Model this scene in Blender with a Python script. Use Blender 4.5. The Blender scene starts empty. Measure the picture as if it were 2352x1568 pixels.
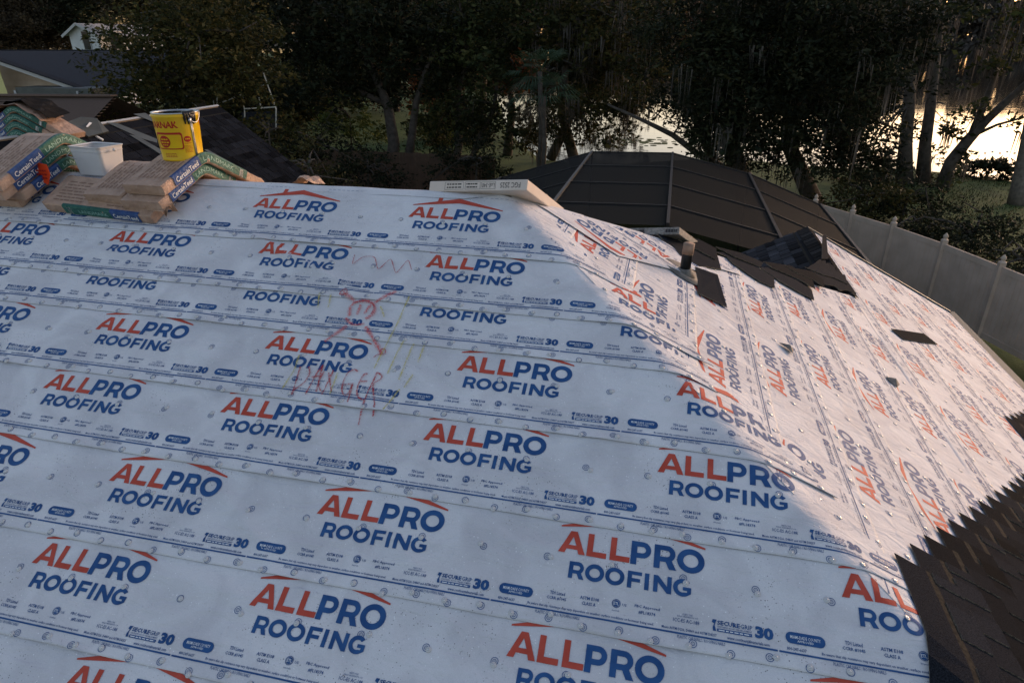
import bpy, bmesh, math, random
import numpy as np
from mathutils import Vector, Matrix

random.seed(7); RNG = np.random.default_rng(7)
sc = bpy.context.scene
COL = sc.collection

# ------------------------------------------------------------------ camera
CAM = np.array([0.0, 0.0, 6.604]); YAW = math.radians(-13.0466); PITCH = math.radians(24.868)
F_D = 1518.3                                   # focal length in 2352-wide layout pixels
_fw = np.array([math.sin(YAW)*math.cos(PITCH), math.cos(YAW)*math.cos(PITCH), -math.sin(PITCH)])
_rt = np.array([math.cos(YAW), -math.sin(YAW), 0.0]); _up = np.cross(_rt, _fw)
cam_d = bpy.data.cameras.new('camera'); cam = bpy.data.objects.new('camera', cam_d); COL.objects.link(cam)
cam_d.sensor_width = 36; cam_d.lens = 36*F_D/2352; cam_d.clip_start = .05; cam_d.clip_end = 4000
cam.matrix_world = Matrix(((_rt[0], _up[0], -_fw[0], CAM[0]), (_rt[1], _up[1], -_fw[1], CAM[1]), (_rt[2], _up[2], -_fw[2], CAM[2]), (0, 0, 0, 1)))
sc.camera = cam

# ------------------------------------------------------------------ light
SUN_AZ = math.radians(40); SUN_EL = math.radians(7)       # azimuth from +Y towards +X
w = bpy.data.worlds.new('World'); sc.world = w; w.use_nodes = True
nt = w.node_tree; bg = nt.nodes['Background']
sky = nt.nodes.new('ShaderNodeTexSky'); sky.sky_type = 'NISHITA'; sky.sun_disc = False
sky.sun_elevation = SUN_EL; sky.sun_rotation = SUN_AZ; sky.air_density = 1.0; sky.dust_density = 2.0; sky.ozone_density = 2.0
hs = nt.nodes.new('ShaderNodeHueSaturation'); hs.inputs['Saturation'].default_value = .92
tn = nt.nodes.new('ShaderNodeMix'); tn.data_type = 'RGBA'; tn.blend_type = 'MULTIPLY'; tn.inputs[0].default_value = 1; tn.inputs[7].default_value = (1.26, 1.03, .94, 1)   # dusk white balance of the whole sky
nt.links.new(sky.outputs[0], hs.inputs['Color']); nt.links.new(hs.outputs[0], tn.inputs[6]); nt.links.new(tn.outputs[2], bg.inputs[0]); bg.inputs[1].default_value = 0.15
sun_d = bpy.data.lights.new('sun', 'SUN'); sun_d.energy = .30; sun_d.angle = math.radians(9); sun_d.color = (1.0, .74, .64)
sun = bpy.data.objects.new('sun', sun_d); COL.objects.link(sun)
sdir = Vector((math.sin(SUN_AZ)*math.cos(SUN_EL), math.cos(SUN_AZ)*math.cos(SUN_EL), math.sin(SUN_EL)))
sun.rotation_euler = sdir.to_track_quat('Z', 'Y').to_euler(); sun.location = (20, 10, 30)
sc.view_settings.view_transform = 'Standard'; sc.view_settings.look = 'None'
sc.view_settings.exposure = 1.28; sc.view_settings.gamma = 1

# ------------------------------------------------------------------ layout helpers
def ray(x, y):
    d = _fw*F_D + _rt*(x-1176) - _up*(y-784); return d
def at(x, y, Y):                       # layout pixel at a chosen distance Y -> world point
    d = ray(x, y); return CAM + d*(Y/d[1])
def atz(x, y, z):
    d = ray(x, y); return CAM + d*((z-CAM[2])/d[2])
TH = math.radians(27.6256); CT, ST, T = math.cos(TH), math.sin(TH), math.tan(TH)
ZB = 3.257                              # height of the main slope at Y = 0
HU = 3.4043                             # hip: X + Y = HU in plan
YR, ZR, XR = 4.4771, 5.600, -1.0729     # ridge and its right end
XW, ZW, YW = 2.19, ZB+T*(HU-2.19), 10.75  # wing ridge X, height, gable Y
def hit_main(x, y):
    d = ray(x, y); n = np.array([0, -T, 1.]); return CAM + d*((ZB-n@CAM)/(n@d))
def hit_right(x, y):
    d = ray(x, y); n = np.array([T, 0, 1.]); return CAM + d*((ZB+T*HU-n@CAM)/(n@d))

# ------------------------------------------------------------------ object helpers
def tag(o, label=None, cat=None, group=None, kind=None):
    if label: o['label'] = label
    if cat: o['category'] = cat
    if group: o['group'] = group
    if kind: o['kind'] = kind
    return o
def empty(name, loc=(0, 0, 0), label=None, cat=None, group=None, rz=0):
    o = bpy.data.objects.new(name, None); COL.objects.link(o); o.location = loc; o.rotation_euler = (0, 0, rz)
    return tag(o, label, cat, group)
def mkmesh(name, V, F, mats, idx=None, smooth=False):
    me = bpy.data.meshes.new(name)
    me.from_pydata([tuple(map(float, v)) for v in V], [], [tuple(map(int, f)) for f in F])
    for m in (mats if isinstance(mats, (list, tuple)) else [mats]): me.materials.append(m)
    if idx is not None: me.polygons.foreach_set('material_index', np.asarray(idx, dtype=np.int32))
    if smooth: me.polygons.foreach_set('use_smooth', np.ones(len(me.polygons), dtype=bool))
    me.update(); return me
def link(name, me, parent=None, loc=None, mat=None):
    o = bpy.data.objects.new(name, me); COL.objects.link(o)
    if parent is not None: o.parent = parent
    if mat is not None: o.matrix_local = mat
    elif loc is not None: o.location = loc
    return o
def obj(name, V, F, mats, parent=None, idx=None, smooth=False, loc=None):
    return link(name, mkmesh(name, V, F, mats, idx, smooth), parent, loc)
def quads_mesh(name, V, mat, nper=4):
    """V: (n*nper,3) array, faces of nper consecutive vertices"""
    n = len(V)//nper; me = bpy.data.meshes.new(name)
    me.vertices.add(len(V)); me.vertices.foreach_set('co', np.asarray(V, dtype=np.float32).ravel())
    me.loops.add(len(V)); me.loops.foreach_set('vertex_index', np.arange(len(V), dtype=np.int32))
    me.polygons.add(n); me.polygons.foreach_set('loop_start', np.arange(0, len(V), nper, dtype=np.int32))
    me.update(calc_edges=True); me.materials.append(mat); return me
class MB:
    def __init__(s): s.V = []; s.F = []; s.I = []
    def add(s, V, F, i=0):
        o = len(s.V); s.V += [tuple(v) for v in V]; s.F += [tuple(a+o for a in f) for f in F]; s.I += [i]*len(F); return s
    def box(s, a, b, i=0, M=None):
        x0, y0, z0 = a; x1, y1, z1 = b
        V = [(x0,y0,z0),(x1,y0,z0),(x1,y1,z0),(x0,y1,z0),(x0,y0,z1),(x1,y0,z1),(x1,y1,z1),(x0,y1,z1)]
        if M is not None: V = [tuple(M @ Vector(v)) for v in V]
        return s.add(V, [(3,2,1,0),(4,5,6,7),(0,1,5,4),(1,2,6,5),(2,3,7,6),(3,0,4,7)], i)
    def bar(s, p, q, wd, ht=None, i=0, up=(0, 0, 1)):
        p = Vector(p); q = Vector(q); d = q-p; L = d.length; d.normalize(); u = Vector(up)
        if abs(d.dot(u)) > .98: u = Vector((1, 0, 0))
        r = d.cross(u).normalized(); u = r.cross(d); ht = ht or wd
        M = Matrix(((r.x, d.x, u.x, p.x), (r.y, d.y, u.y, p.y), (r.z, d.z, u.z, p.z), (0, 0, 0, 1)))
        return s.box((-wd/2, 0, -ht/2), (wd/2, L, ht/2), i, M)
    def tube(s, pts, radii, n=8, i=0):
        pts = [Vector(p) for p in pts]; o = len(s.V); k = len(pts)
        if not isinstance(radii, (list, tuple)): radii = [radii]*k
        pr = None
        for j, p in enumerate(pts):
            d = (pts[min(j+1, k-1)]-pts[max(j-1, 0)]).normalized()
            if pr is None: pr = d.orthogonal().normalized()
            pr = (pr-d*pr.dot(d)).normalized(); b = d.cross(pr)
            for a in range(n):
                t = 2*math.pi*a/n; s.V.append(tuple(p+(pr*math.cos(t)+b*math.sin(t))*radii[j]))
        for j in range(k-1):
            for a in range(n):
                s.F.append((o+j*n+a, o+j*n+(a+1) % n, o+(j+1)*n+(a+1) % n, o+(j+1)*n+a)); s.I.append(i)
        s.F.append(tuple(o+a for a in range(n))[::-1]); s.I.append(i)
        s.F.append(tuple(o+(k-1)*n+a for a in range(n))); s.I.append(i); return s
    def prism(s, poly, n, th, i=0):            # flat 3-D polygon extruded along n by th (top at poly + n*th)
        n = Vector(n); k = len(poly); P = [Vector(p) for p in poly]
        V = [tuple(p) for p in P]+[tuple(p+n*th) for p in P]
        F = [tuple(range(k))[::-1], tuple(range(k, 2*k))]+[(a, (a+1) % k, k+(a+1) % k, k+a) for a in range(k)]
        return s.add(V, F, i)
    def lathe(s, prof, n=32, i=0, cap=False):
        o = len(s.V)
        for r, z in prof:
            for a in range(n):
                t = 2*math.pi*a/n; s.V.append((r*math.cos(t), r*math.sin(t), z))
        for j in range(len(prof)-1):
            for a in range(n):
                s.F.append((o+j*n+a, o+j*n+(a+1) % n, o+(j+1)*n+(a+1) % n, o+(j+1)*n+a)); s.I.append(i)
        if cap: s.F.append(tuple(o+(len(prof)-1)*n+a for a in range(n))); s.I.append(i)
        return s
    def out(s, name, mats, parent=None, smooth=False, loc=None):
        return obj(name, s.V, s.F, mats, parent, s.I, smooth, loc)

# ------------------------------------------------------------------ materials
def mat(name, col, rough=.7, col2=None, scale=8., bump=0., bscale=60., spec=.4, detail=4., metal=0., tr=0.):
    m = bpy.data.materials.new(name); m.use_nodes = True; N = m.node_tree.nodes; L = m.node_tree.links
    b = N['Principled BSDF']; b.inputs['Roughness'].default_value = rough; b.inputs['Specular IOR Level'].default_value = spec
    b.inputs['Metallic'].default_value = metal
    b.inputs['Base Color'].default_value = (*col, 1)
    tc = N.new('ShaderNodeTexCoord')
    if col2 is not None:
        n = N.new('ShaderNodeTexNoise'); n.inputs['Scale'].default_value = scale; n.inputs['Detail'].default_value = detail
        L.new(tc.outputs['Object'], n.inputs['Vector'])
        r = N.new('ShaderNodeValToRGB'); r.color_ramp.elements[0].position = .32; r.color_ramp.elements[1].position = .68
        r.color_ramp.elements[0].color = (*col, 1); r.color_ramp.elements[1].color = (*col2, 1)
        L.new(n.outputs[0], r.inputs[0]); L.new(r.outputs[0], b.inputs['Base Color'])
    if bump:
        n2 = N.new('ShaderNodeTexNoise'); n2.inputs['Scale'].default_value = bscale; n2.inputs['Detail'].default_value = 3
        L.new(tc.outputs['Object'], n2.inputs['Vector'])
        bp = N.new('ShaderNodeBump'); bp.inputs['Strength'].default_value = bump; bp.inputs['Distance'].default_value = .02
        L.new(n2.outputs[0], bp.inputs['Height']); L.new(bp.outputs[0], b.inputs['Normal'])
    if tr:
        b.inputs['Transmission Weight'].default_value = tr
    return m
def leafmat(name, c1, c2, c3, trans=.25):
    m = bpy.data.materials.new(name); m.use_nodes = True; N = m.node_tree.nodes; L = m.node_tree.links
    b = N['Principled BSDF']; b.inputs['Roughness'].default_value = .7; b.inputs['Specular IOR Level'].default_value = .15
    g = N.new('ShaderNodeNewGeometry'); r = N.new('ShaderNodeValToRGB'); e = r.color_ramp.elements
    e[0].color = (*c1, 1); e[1].color = (*c3, 1); x = e.new(.6); x.color = (*c2, 1)
    tc = N.new('ShaderNodeTexCoord'); n = N.new('ShaderNodeTexNoise'); n.inputs['Scale'].default_value = .55; n.inputs['Detail'].default_value = 3; L.new(tc.outputs['Object'], n.inputs['Vector'])
    mr = N.new('ShaderNodeMapRange'); mr.inputs[1].default_value = .35; mr.inputs[2].default_value = .68; mr.inputs[3].default_value = .55; mr.inputs[4].default_value = 1.7; L.new(n.outputs[0], mr.inputs[0])
    cm = N.new('ShaderNodeMix'); cm.data_type = 'RGBA'; cm.blend_type = 'MULTIPLY'; cm.inputs[0].default_value = 1; L.new(r.outputs[0], cm.inputs[6]); L.new(mr.outputs[0], cm.inputs[7])
    L.new(g.outputs['Random Per Island'], r.inputs[0]); L.new(cm.outputs[2], b.inputs['Base Color'])
    t = N.new('ShaderNodeBsdfTranslucent'); L.new(cm.outputs[2], t.inputs[0]); mx = N.new('ShaderNodeMixShader'); mx.inputs[0].default_value = trans
    out = N['Material Output']; L.new(b.outputs[0], mx.inputs[1]); L.new(t.outputs[0], mx.inputs[2]); L.new(mx.outputs[0], out.inputs[0])
    return m
def membrane_mat():
    m = bpy.data.materials.new('underlayment'); m.use_nodes = True; N = m.node_tree.nodes; L = m.node_tree.links
    b = N['Principled BSDF']; b.inputs['Roughness'].default_value = .75; b.inputs['Specular IOR Level'].default_value = .18
    tc = N.new('ShaderNodeTexCoord')
    def noise(s, d=3., dist=0.):
        n = N.new('ShaderNodeTexNoise'); n.inputs['Scale'].default_value = s; n.inputs['Detail'].default_value = d; n.inputs['Distortion'].default_value = dist
        L.new(tc.outputs['Object'], n.inputs['Vector']); return n.outputs[0]
    def ramp(src, p0, p1, c0, c1):
        r = N.new('ShaderNodeValToRGB'); r.color_ramp.elements[0].position = p0; r.color_ramp.elements[1].position = p1
        r.color_ramp.elements[0].color = (*c0, 1); r.color_ramp.elements[1].color = (*c1, 1); L.new(src, r.inputs[0]); return r.outputs[0]
    def mult(a, bb, f=1.):
        x = N.new('ShaderNodeMix'); x.data_type = 'RGBA'; x.blend_type = 'MULTIPLY'; x.inputs[0].default_value = f
        L.new(a, x.inputs[6]); L.new(bb, x.inputs[7]); return x.outputs[2]
    base = ramp(noise(1.1, 4), .3, .75, (.68, .675, .70), (.76, .75, .775))
    grime = ramp(noise(3.1, 8, .8), .38, .62, (.84, .83, .84), (1, 1, 1))
    c = mult(base, grime)
    # scattered dark granules, denser in scuffed patches
    v = N.new('ShaderNodeTexVoronoi'); v.inputs['Scale'].default_value = 78; L.new(tc.outputs['Object'], v.inputs['Vector'])
    dots = ramp(v.outputs['Distance'], .14, .22, (0, 0, 0), (1, 1, 1))
    patch = ramp(noise(2.3, 5, .4), .54, .64, (1, 1, 1), (0, 0, 0))
    sel = N.new('ShaderNodeTexNoise'); sel.inputs['Scale'].default_value = 31; L.new(tc.outputs['Object'], sel.inputs['Vector'])
    selr = ramp(sel.outputs[0], .50, .56, (1, 1, 1), (0, 0, 0))
    mx = N.new('ShaderNodeMix'); mx.data_type = 'RGBA'; mx.blend_type = 'LIGHTEN'; mx.inputs[0].default_value = 1; L.new(dots, mx.inputs[6]); L.new(patch, mx.inputs[7])
    mx2 = N.new('ShaderNodeMix'); mx2.data_type = 'RGBA'; mx2.blend_type = 'LIGHTEN'; mx2.inputs[0].default_value = 1; L.new(mx.outputs[2], mx2.inputs[6]); L.new(selr, mx2.inputs[7])
    fl = ramp(mx2.outputs[2], 0, 1, (.10, .09, .09), (1, 1, 1))
    c = mult(c, fl)
    fine = ramp(noise(260, 2), .3, .7, (.93, .93, .93), (1.05, 1.05, 1.05)); c = mult(c, fine)
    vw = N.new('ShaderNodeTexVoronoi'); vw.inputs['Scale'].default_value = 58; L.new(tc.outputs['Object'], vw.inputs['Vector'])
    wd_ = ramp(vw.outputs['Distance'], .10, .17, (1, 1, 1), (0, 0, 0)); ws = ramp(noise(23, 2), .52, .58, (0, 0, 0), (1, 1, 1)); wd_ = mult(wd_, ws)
    lm_ = N.new('ShaderNodeMix'); lm_.data_type = 'RGBA'; lm_.blend_type = 'MIX'; L.new(wd_, lm_.inputs[0]); L.new(c, lm_.inputs[6]); lm_.inputs[7].default_value = (.92, .92, .94, 1); c = lm_.outputs[2]   # pale specks: sparkle of water drops painted into the base colour
    L.new(c, b.inputs['Base Color'])
    # relief: droplets, weave, creases
    vd = N.new('ShaderNodeTexVoronoi'); vd.inputs['Scale'].default_value = 75; L.new(tc.outputs['Object'], vd.inputs['Vector'])
    drop = ramp(vd.outputs['Distance'], .12, .30, (1, 1, 1), (0, 0, 0))
    dsel = ramp(noise(37, 2), .56, .60, (0, 0, 0), (1, 1, 1)); drop = mult(drop, dsel)
    bp = N.new('ShaderNodeBump'); bp.inputs['Strength'].default_value = .45; bp.inputs['Distance'].default_value = .005; L.new(drop, bp.inputs['Height'])
    mp = N.new('ShaderNodeMapping'); mp.inputs['Scale'].default_value = (2.2, 6, 6); mp.inputs['Rotation'].default_value = (0, 0, .35); L.new(tc.outputs['Object'], mp.inputs[0])
    wr = N.new('ShaderNodeTexNoise'); wr.inputs['Scale'].default_value = 2.0; wr.inputs['Detail'].default_value = 5; wr.inputs['Distortion'].default_value = .8; L.new(mp.outputs[0], wr.inputs['Vector'])
    bp2 = N.new('ShaderNodeBump'); bp2.inputs['Strength'].default_value = .6; bp2.inputs['Distance'].default_value = .03; L.new(wr.outputs[0], bp2.inputs['Height']); L.new(bp.outputs[0], bp2.inputs['Normal'])
    L.new(bp2.outputs[0], b.inputs['Normal'])
    rr = ramp(drop, 0, 1, (.68, .68, .68), (.05, .05, .05)); L.new(rr, b.inputs['Roughness'])
    return m
def shinglemat(name, c1, c2, sc_=90., island=True):
    m = bpy.data.materials.new(name); m.use_nodes = True; N = m.node_tree.nodes; L = m.node_tree.links
    b = N['Principled BSDF']; b.inputs['Roughness'].default_value = 1.0; b.inputs['Specular IOR Level'].default_value = .05
    tc = N.new('ShaderNodeTexCoord'); n = N.new('ShaderNodeTexNoise'); n.inputs['Scale'].default_value = sc_*2.2; n.inputs['Detail'].default_value = 2
    L.new(tc.outputs['Object'], n.inputs['Vector']); r = N.new('ShaderNodeValToRGB'); e = r.color_ramp.elements
    e[0].position = .35; e[1].position = .7; e[0].color = (*c1, 1); e[1].color = (*c2, 1); L.new(n.outputs[0], r.inputs[0])
    g = N.new('ShaderNodeNewGeometry'); o = N.new('ShaderNodeObjectInfo')
    ad = N.new('ShaderNodeMath'); ad.operation = 'ADD'; L.new(g.outputs['Random Per Island'], ad.inputs[0]); L.new(o.outputs['Random'], ad.inputs[1])
    mr = N.new('ShaderNodeMapRange'); mr.inputs[1].default_value = .3; mr.inputs[2].default_value = 1.7; mr.inputs[3].default_value = .35; mr.inputs[4].default_value = 1.9; L.new(ad.outputs[0], mr.inputs[0])
    mx = N.new('ShaderNodeMix'); mx.data_type = 'RGBA'; mx.blend_type = 'MULTIPLY'; mx.inputs[0].default_value = 1
    L.new(r.outputs[0], mx.inputs[6]); L.new(mr.outputs[0], mx.inputs[7]); L.new(mx.outputs[2], b.inputs['Base Color'])
    bp = N.new('ShaderNodeBump'); bp.inputs['Strength'].default_value = .5; bp.inputs['Distance'].default_value = .004; L.new(n.outputs[0], bp.inputs['Height']); L.new(bp.outputs[0], b.inputs['Normal'])
    return m
def sheermat(name, col, alpha):
    """see-through pigment or screen cloth: part of the light passes"""
    m = bpy.data.materials.new(name); m.use_nodes = True; N = m.node_tree.nodes; L = m.node_tree.links
    b = N['Principled BSDF']; b.inputs['Base Color'].default_value = (*col, 1); b.inputs['Roughness'].default_value = .8; b.inputs['Specular IOR Level'].default_value = .2
    t = N.new('ShaderNodeBsdfTransparent'); mx = N.new('ShaderNodeMixShader'); out = N['Material Output']
    L.new(t.outputs[0], mx.inputs[1]); L.new(b.outputs[0], mx.inputs[2]); L.new(mx.outputs[0], out.inputs[0]); mx.inputs[0].default_value = alpha
    return m, mx, N, L
M = {}
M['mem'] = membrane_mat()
M['backing'] = mat('dark_sheet_backing', (.11, .11, .12), .8)
M['red'] = mat('print_red', (.46, .065, .04), .65, (.56, .09, .06), 14, spec=.22)
M['blue'] = mat('print_blue', (.016, .065, .20), .65, (.030, .105, .28), 14, spec=.22)
M['white_ink'] = mat('print_white', (.75, .77, .8), .5)
M['deck'] = mat('roof_decking', (.25, .17, .1), .8, (.33, .23, .14), 5)
M['shing'] = shinglemat('charcoal_shingle', (.012, .0115, .012), (.040, .037, .036))
M['shing_new'] = shinglemat('new_shingle', (.006, .007, .0095), (.019, .021, .027))
M['shing_edge'] = mat('shingle_cut_edge', (.03, .027, .022), .9, (.26, .21, .15), 60)
M['strip'] = mat('asphalt_strip', (.008, .008, .008), .9, (.035, .031, .025), 60, spec=.1)
M['brownshing'] = shinglemat('brown_shingle', (.075, .052, .042), (.15, .108, .088))
M['greyshing'] = shinglemat('grey_shingle', (.02, .021, .025), (.05, .05, .056))
M['cap'] = mat('clear_cap', (.56, .55, .55), .25, spec=.5)
M['nailhead'] = mat('nail_head', (.7, .7, .7), .25, metal=1)
M['paper'] = mat('kraft_paper', (.34, .215, .15), .55, (.50, .33, .24), 11, bump=.9, bscale=22, detail=8.)
M['paper_in'] = mat('kraft_inside', (.3, .18, .11), .85, (.38, .24, .15), 9)
M['green'] = mat('green_label', (.008, .085, .068), .5, (.02, .12, .09), 22, bump=.4, bscale=40)
M['lblue'] = mat('blue_label', (.012, .05, .17), .5, (.024, .075, .23), 22, bump=.4, bscale=40)
M['white'] = mat('white_paint', (.72, .72, .70), .5, (.80, .80, .78), 3)
M['carton'] = mat('white_carton', (.62, .52, .45), .7, (.70, .60, .53), 6, bump=.15, bscale=15)
M['cartondark'] = mat('grey_carton', (.16, .145, .13), .7, (.36, .33, .30), 60)
M['brownink'] = mat('faded_brown_ink', (.22, .13, .09), .8)
M['paleink'] = mat('pale_green_ink', (.20, .42, .36), .5, (.34, .52, .46), 25)
M['ink'] = mat('black_ink', (.02, .018, .02), .6)
M['yellow'] = mat('yellow_pail', (.72, .42, .006), .35, (.78, .50, .012), 9)
M['pailred'] = mat('pail_red', (.40, .018, .01), .4)
M['tar'] = mat('roof_tar', (.006, .006, .007), .25, (.012, .012, .013), 20, bump=.6, bscale=14)
M['steel'] = mat('steel', (.45, .45, .46), .35, (.55, .55, .56), 20, metal=.9)
M['plastic'] = mat('white_plastic', (.72, .72, .74), .3, (.78, .78, .80), 6, tr=.25)
M['orange'] = mat('orange_card', (.85, .07, .012), .5)
M['pvcblack'] = mat('black_pipe', (.012, .012, .012), .4)
M['pvctan'] = mat('bare_pipe_top', (.24, .15, .10), .7, (.32, .21, .15), 20)
M['galv'] = mat('flashing_metal', (.12, .11, .10), .7, (.22, .20, .18), 30)
M['vinyl'] = mat('vinyl_fence', (.47, .36, .28), .7, (.57, .44, .35), 2.5, spec=.12, detail=8.)
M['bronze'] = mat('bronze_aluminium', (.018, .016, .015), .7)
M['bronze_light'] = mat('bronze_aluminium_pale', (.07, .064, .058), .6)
M['trim'] = mat('white_trim', (.45, .45, .45), .5)
M['siding'] = mat('brown_siding', (.46, .35, .26), .8, (.54, .42, .32), 3)
M['wsiding'] = mat('white_siding', (.55, .56, .57), .6, (.62, .63, .64), 2)
M['cream'] = mat('cream_wall', (.62, .56, .24), .7)
M['stucco'] = mat('stucco_wall', (.55, .5, .44), .9, (.62, .57, .5), 4, bump=.3)
M['glass'] = mat('window_glass', (.03, .035, .045), .08, spec=.6)
M['shutter'] = mat('dark_shutter', (.04, .042, .05), .6)
M['greenmetal'] = mat('grey_green_metal', (.055, .062, .060), .5, (.09, .10, .095), 4)
M['paleroof'] = mat('pale_metal_roof', (.33, .31, .30), .6, (.42, .40, .38), 2)
M['bark'] = mat('bark', (.05, .042, .035), .9, (.11, .09, .075), 5, bump=1., bscale=10)
M['barkpale'] = mat('pale_bark', (.10, .085, .07), .9, (.19, .16, .13), 6, bump=1., bscale=12)
M['wood'] = mat('weathered_fence_wood', (.08, .046, .03), .85, (.12, .07, .045), 3)
M['moss'] = leafmat('hanging_moss', (.06, .055, .05), (.10, .09, .08), (.14, .125, .11), .3)
M['lf_olive'] = leafmat('leaf_olive', (.020, .024, .008), (.042, .044, .014), (.10, .075, .024))
M['lf_dark'] = leafmat('leaf_dark', (.008, .012, .006), (.017, .022, .010), (.036, .034, .015), .15)
M['lf_mid'] = leafmat('leaf_mid', (.016, .024, .009), (.036, .045, .015), (.075, .068, .025))
M['lf_bright'] = leafmat('leaf_bright', (.04, .06, .015), (.08, .10, .025), (.13, .14, .04))
M['lf_rust'] = leafmat('leaf_rust', (.06, .022, .01), (.12, .042, .015), (.20, .075, .02))
M['lf_brown'] = leafmat('leaf_brown', (.032, .024, .015), (.056, .042, .025), (.09, .065, .036))
M['lf_far'] = leafmat('leaf_far', (.05, .045, .04), (.07, .06, .055), (.09, .08, .07), .1)  # distance haze put into the leaf colour: paler and greyer
M['lf_rustbrown'] = leafmat('leaf_rustbrown', (.05, .026, .020), (.085, .045, .034), (.12, .065, .045))
M['lf_palm'] = leafmat('palm_leaf', (.03, .055, .03), (.05, .085, .05), (.08, .12, .07), .2)
M['lf_thatch'] = leafmat('palm_thatch', (.05, .038, .025), (.09, .07, .045), (.13, .10, .07), .2)
M['grass'] = mat('lawn', (.030, .055, .008), .95, (.07, .10, .018), 1.4, bump=1., bscale=30)
M['soil'] = mat('yard_soil', (.03, .026, .018), .95, (.05, .045, .025), 1.0, bump=1., bscale=12)

# ================================================================== SETTING
def setting(name, V, F, m, loc=None):
    o = obj(name, V, F, m, loc=loc); o['kind'] = 'structure'; return o
# ground: one sheet with a lake hollow (the shore runs along an uneven line, water beyond)
def shore(X):
    return 41.5+1.6*math.sin(X*.21+.4)+.9*math.sin(X*.57)+(max(0, -X-8)*3.0)
xs = np.concatenate([np.arange(-900, -80, 60), np.arange(-80, 81, 2.5), np.arange(90, 901, 60)])
V = []; F = []
ys_rel = [-300, -60, -20, -10, -5, -2, -.8, 0, .8, 3, 40]
for j, r in enumerate(ys_rel):
    for X in xs:
        s = shore(max(-80, min(80, X))); Y = (s+r) if r > -50 else r*1.0
        z = 0. if r <= -5 else {-2: -.05, -.8: -.2, 0: -.42, .8: -.7, 3: -1.3, 40: -2.5}[r]
        z += (.05*math.sin(X*.7+Y*.3)) if -30 < r < -1 else 0
        V.append((X, Y, z))
nx = len(xs)
for j in range(len(ys_rel)-1):
    for i in range(nx-1):
        F.append((j*nx+i, j*nx+i+1, (j+1)*nx+i+1, (j+1)*nx+i))
ground = setting('ground', V, F, M['grass'])
wm = bpy.data.materials.new('lake_water'); wm.use_nodes = True; N = wm.node_tree.nodes; L = wm.node_tree.links
b = N['Principled BSDF']; b.inputs['Base Color'].default_value = (.012, .014, .013, 1); b.inputs['Roughness'].default_value = .04; b.inputs['IOR'].default_value = 1.33
tc = N.new('ShaderNodeTexCoord'); mp = N.new('ShaderNodeMapping'); mp.inputs['Scale'].default_value = (.35, 1.1, 1); L.new(tc.outputs['Object'], mp.inputs[0])
n = N.new('ShaderNodeTexNoise'); n.inputs['Scale'].default_value = 1.3; n.inputs['Detail'].default_value = 4; L.new(mp.outputs[0], n.inputs['Vector'])
bp = N.new('ShaderNodeBump'); bp.inputs['Strength'].default_value = .05; bp.inputs['Distance'].default_value = .1; L.new(n.outputs[0], bp.inputs['Height']); L.new(bp.outputs[0], b.inputs['Normal'])
lake = setting('lake_water', [(-900, 36, -.4), (900, 36, -.4), (900, 450, -.4), (-900, 450, -.4)], [(0, 1, 2, 3)], wm)
V = []; F = []
for i, X in enumerate(np.linspace(-900, 900, 61)):
    s = 395+14*math.sin(X*.013)+6*math.sin(X*.05)
    V += [(X, s, -.8), (X, s+12, .8), (X, s+160, 4), (X, s+1500, 6)]
for i in range(60):
    for j in range(3): F.append((i*4+j, (i+1)*4+j, (i+1)*4+j+1, i*4+j+1))
setting('far_bank', V, F, M['soil'])
setting('lawn_side_yard', [(-40, -30, .004), (6.5, -30, .004), (6.5, 20, .004), (-40, 20, .004)], [(0, 1, 2, 3)], M['soil'])

# ================================================================== THE HOUSE
house = empty('house', (0, 0, 0), 'hip roofed house being reroofed, white printed underlayment over its slopes', 'house')
ZE = 2.70; YE = (ZE-ZB)/T; XE = HU-(ZE-ZB)/T; XL = -13.0; YB = 2*YR-YE
mb = MB().box((XL+.5, YE+.45, 0), (XE-.5, YB-.45, ZE-.02)).box((-.8, YB-.45, 0), (XE-.5, YW-.35, ZE-.021))
mb.out('wall', M['stucco'], house)
# decking planes (1.5 cm under the sheets)
dk = -.05
def P_main(X, Y): return (X, Y, ZB+T*Y+dk)
def P_right(X, Y): return (X, Y, ZB+T*(HU-X)+dk)
def P_back(X, Y): return (X, Y, ZR-T*(Y-YR)+dk)
mb = MB()
mb.add([P_main(XL, YE), P_main(XE, YE), P_main(XR, YR), P_main(XL, YR)], [(0, 1, 2, 3)])
yj = YR+(XW-XR)
mb.add([P_right(XE, YE), P_right(XE, YW), P_right(XW, YW), P_right(XW, yj), P_right(XR, YR)], [(0, 1, 2, 3, 4)])
mb.add([P_back(XR, YR), P_back(XW, yj), P_back(XW-(yj-YR)*0-(YB-yj), YB), P_back(XL, YB), P_back(XL, YR)], [(0, 1, 2, 3, 4)])
xl = XW-(ZW-ZE)/T
mb.add([(XW, YW, ZW+dk), (xl, YW, ZE+dk), (xl, YB-1.2, ZE+dk), (XW, yj, ZW+dk)], [(0, 1, 2, 3)])
mb.add([(XW, YW-.02, ZW+dk), (XE, YW-.02, ZE+dk), (xl, YW-.02, ZE+dk)], [(0, 2, 1)])
mb.add([P_main(XL, YE), P_main(XL, YR), P_back(XL, YB)], [(0, 1, 2)])
mb.out('roof_deck', M['deck'], house)
mb = MB(); mb.bar((XL, YE-.01, ZE-.09), (XE+.01, YE-.01, ZE-.09), .025, .16); mb.bar((XE+.01, YE, ZE-.09), (XE+.01, YW, ZE-.09), .025, .16)
mb.out('fascia', M['trim'], house)
mb = MB(); mb.bar((XE-.005, YE, ZE+.015), (XE-.005, YW+.02, ZE+.015), .13, .012); mb.bar((XW, YW+.01, ZW+.02), (XE, YW+.01, ZE+.02), .06, .02)
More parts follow.
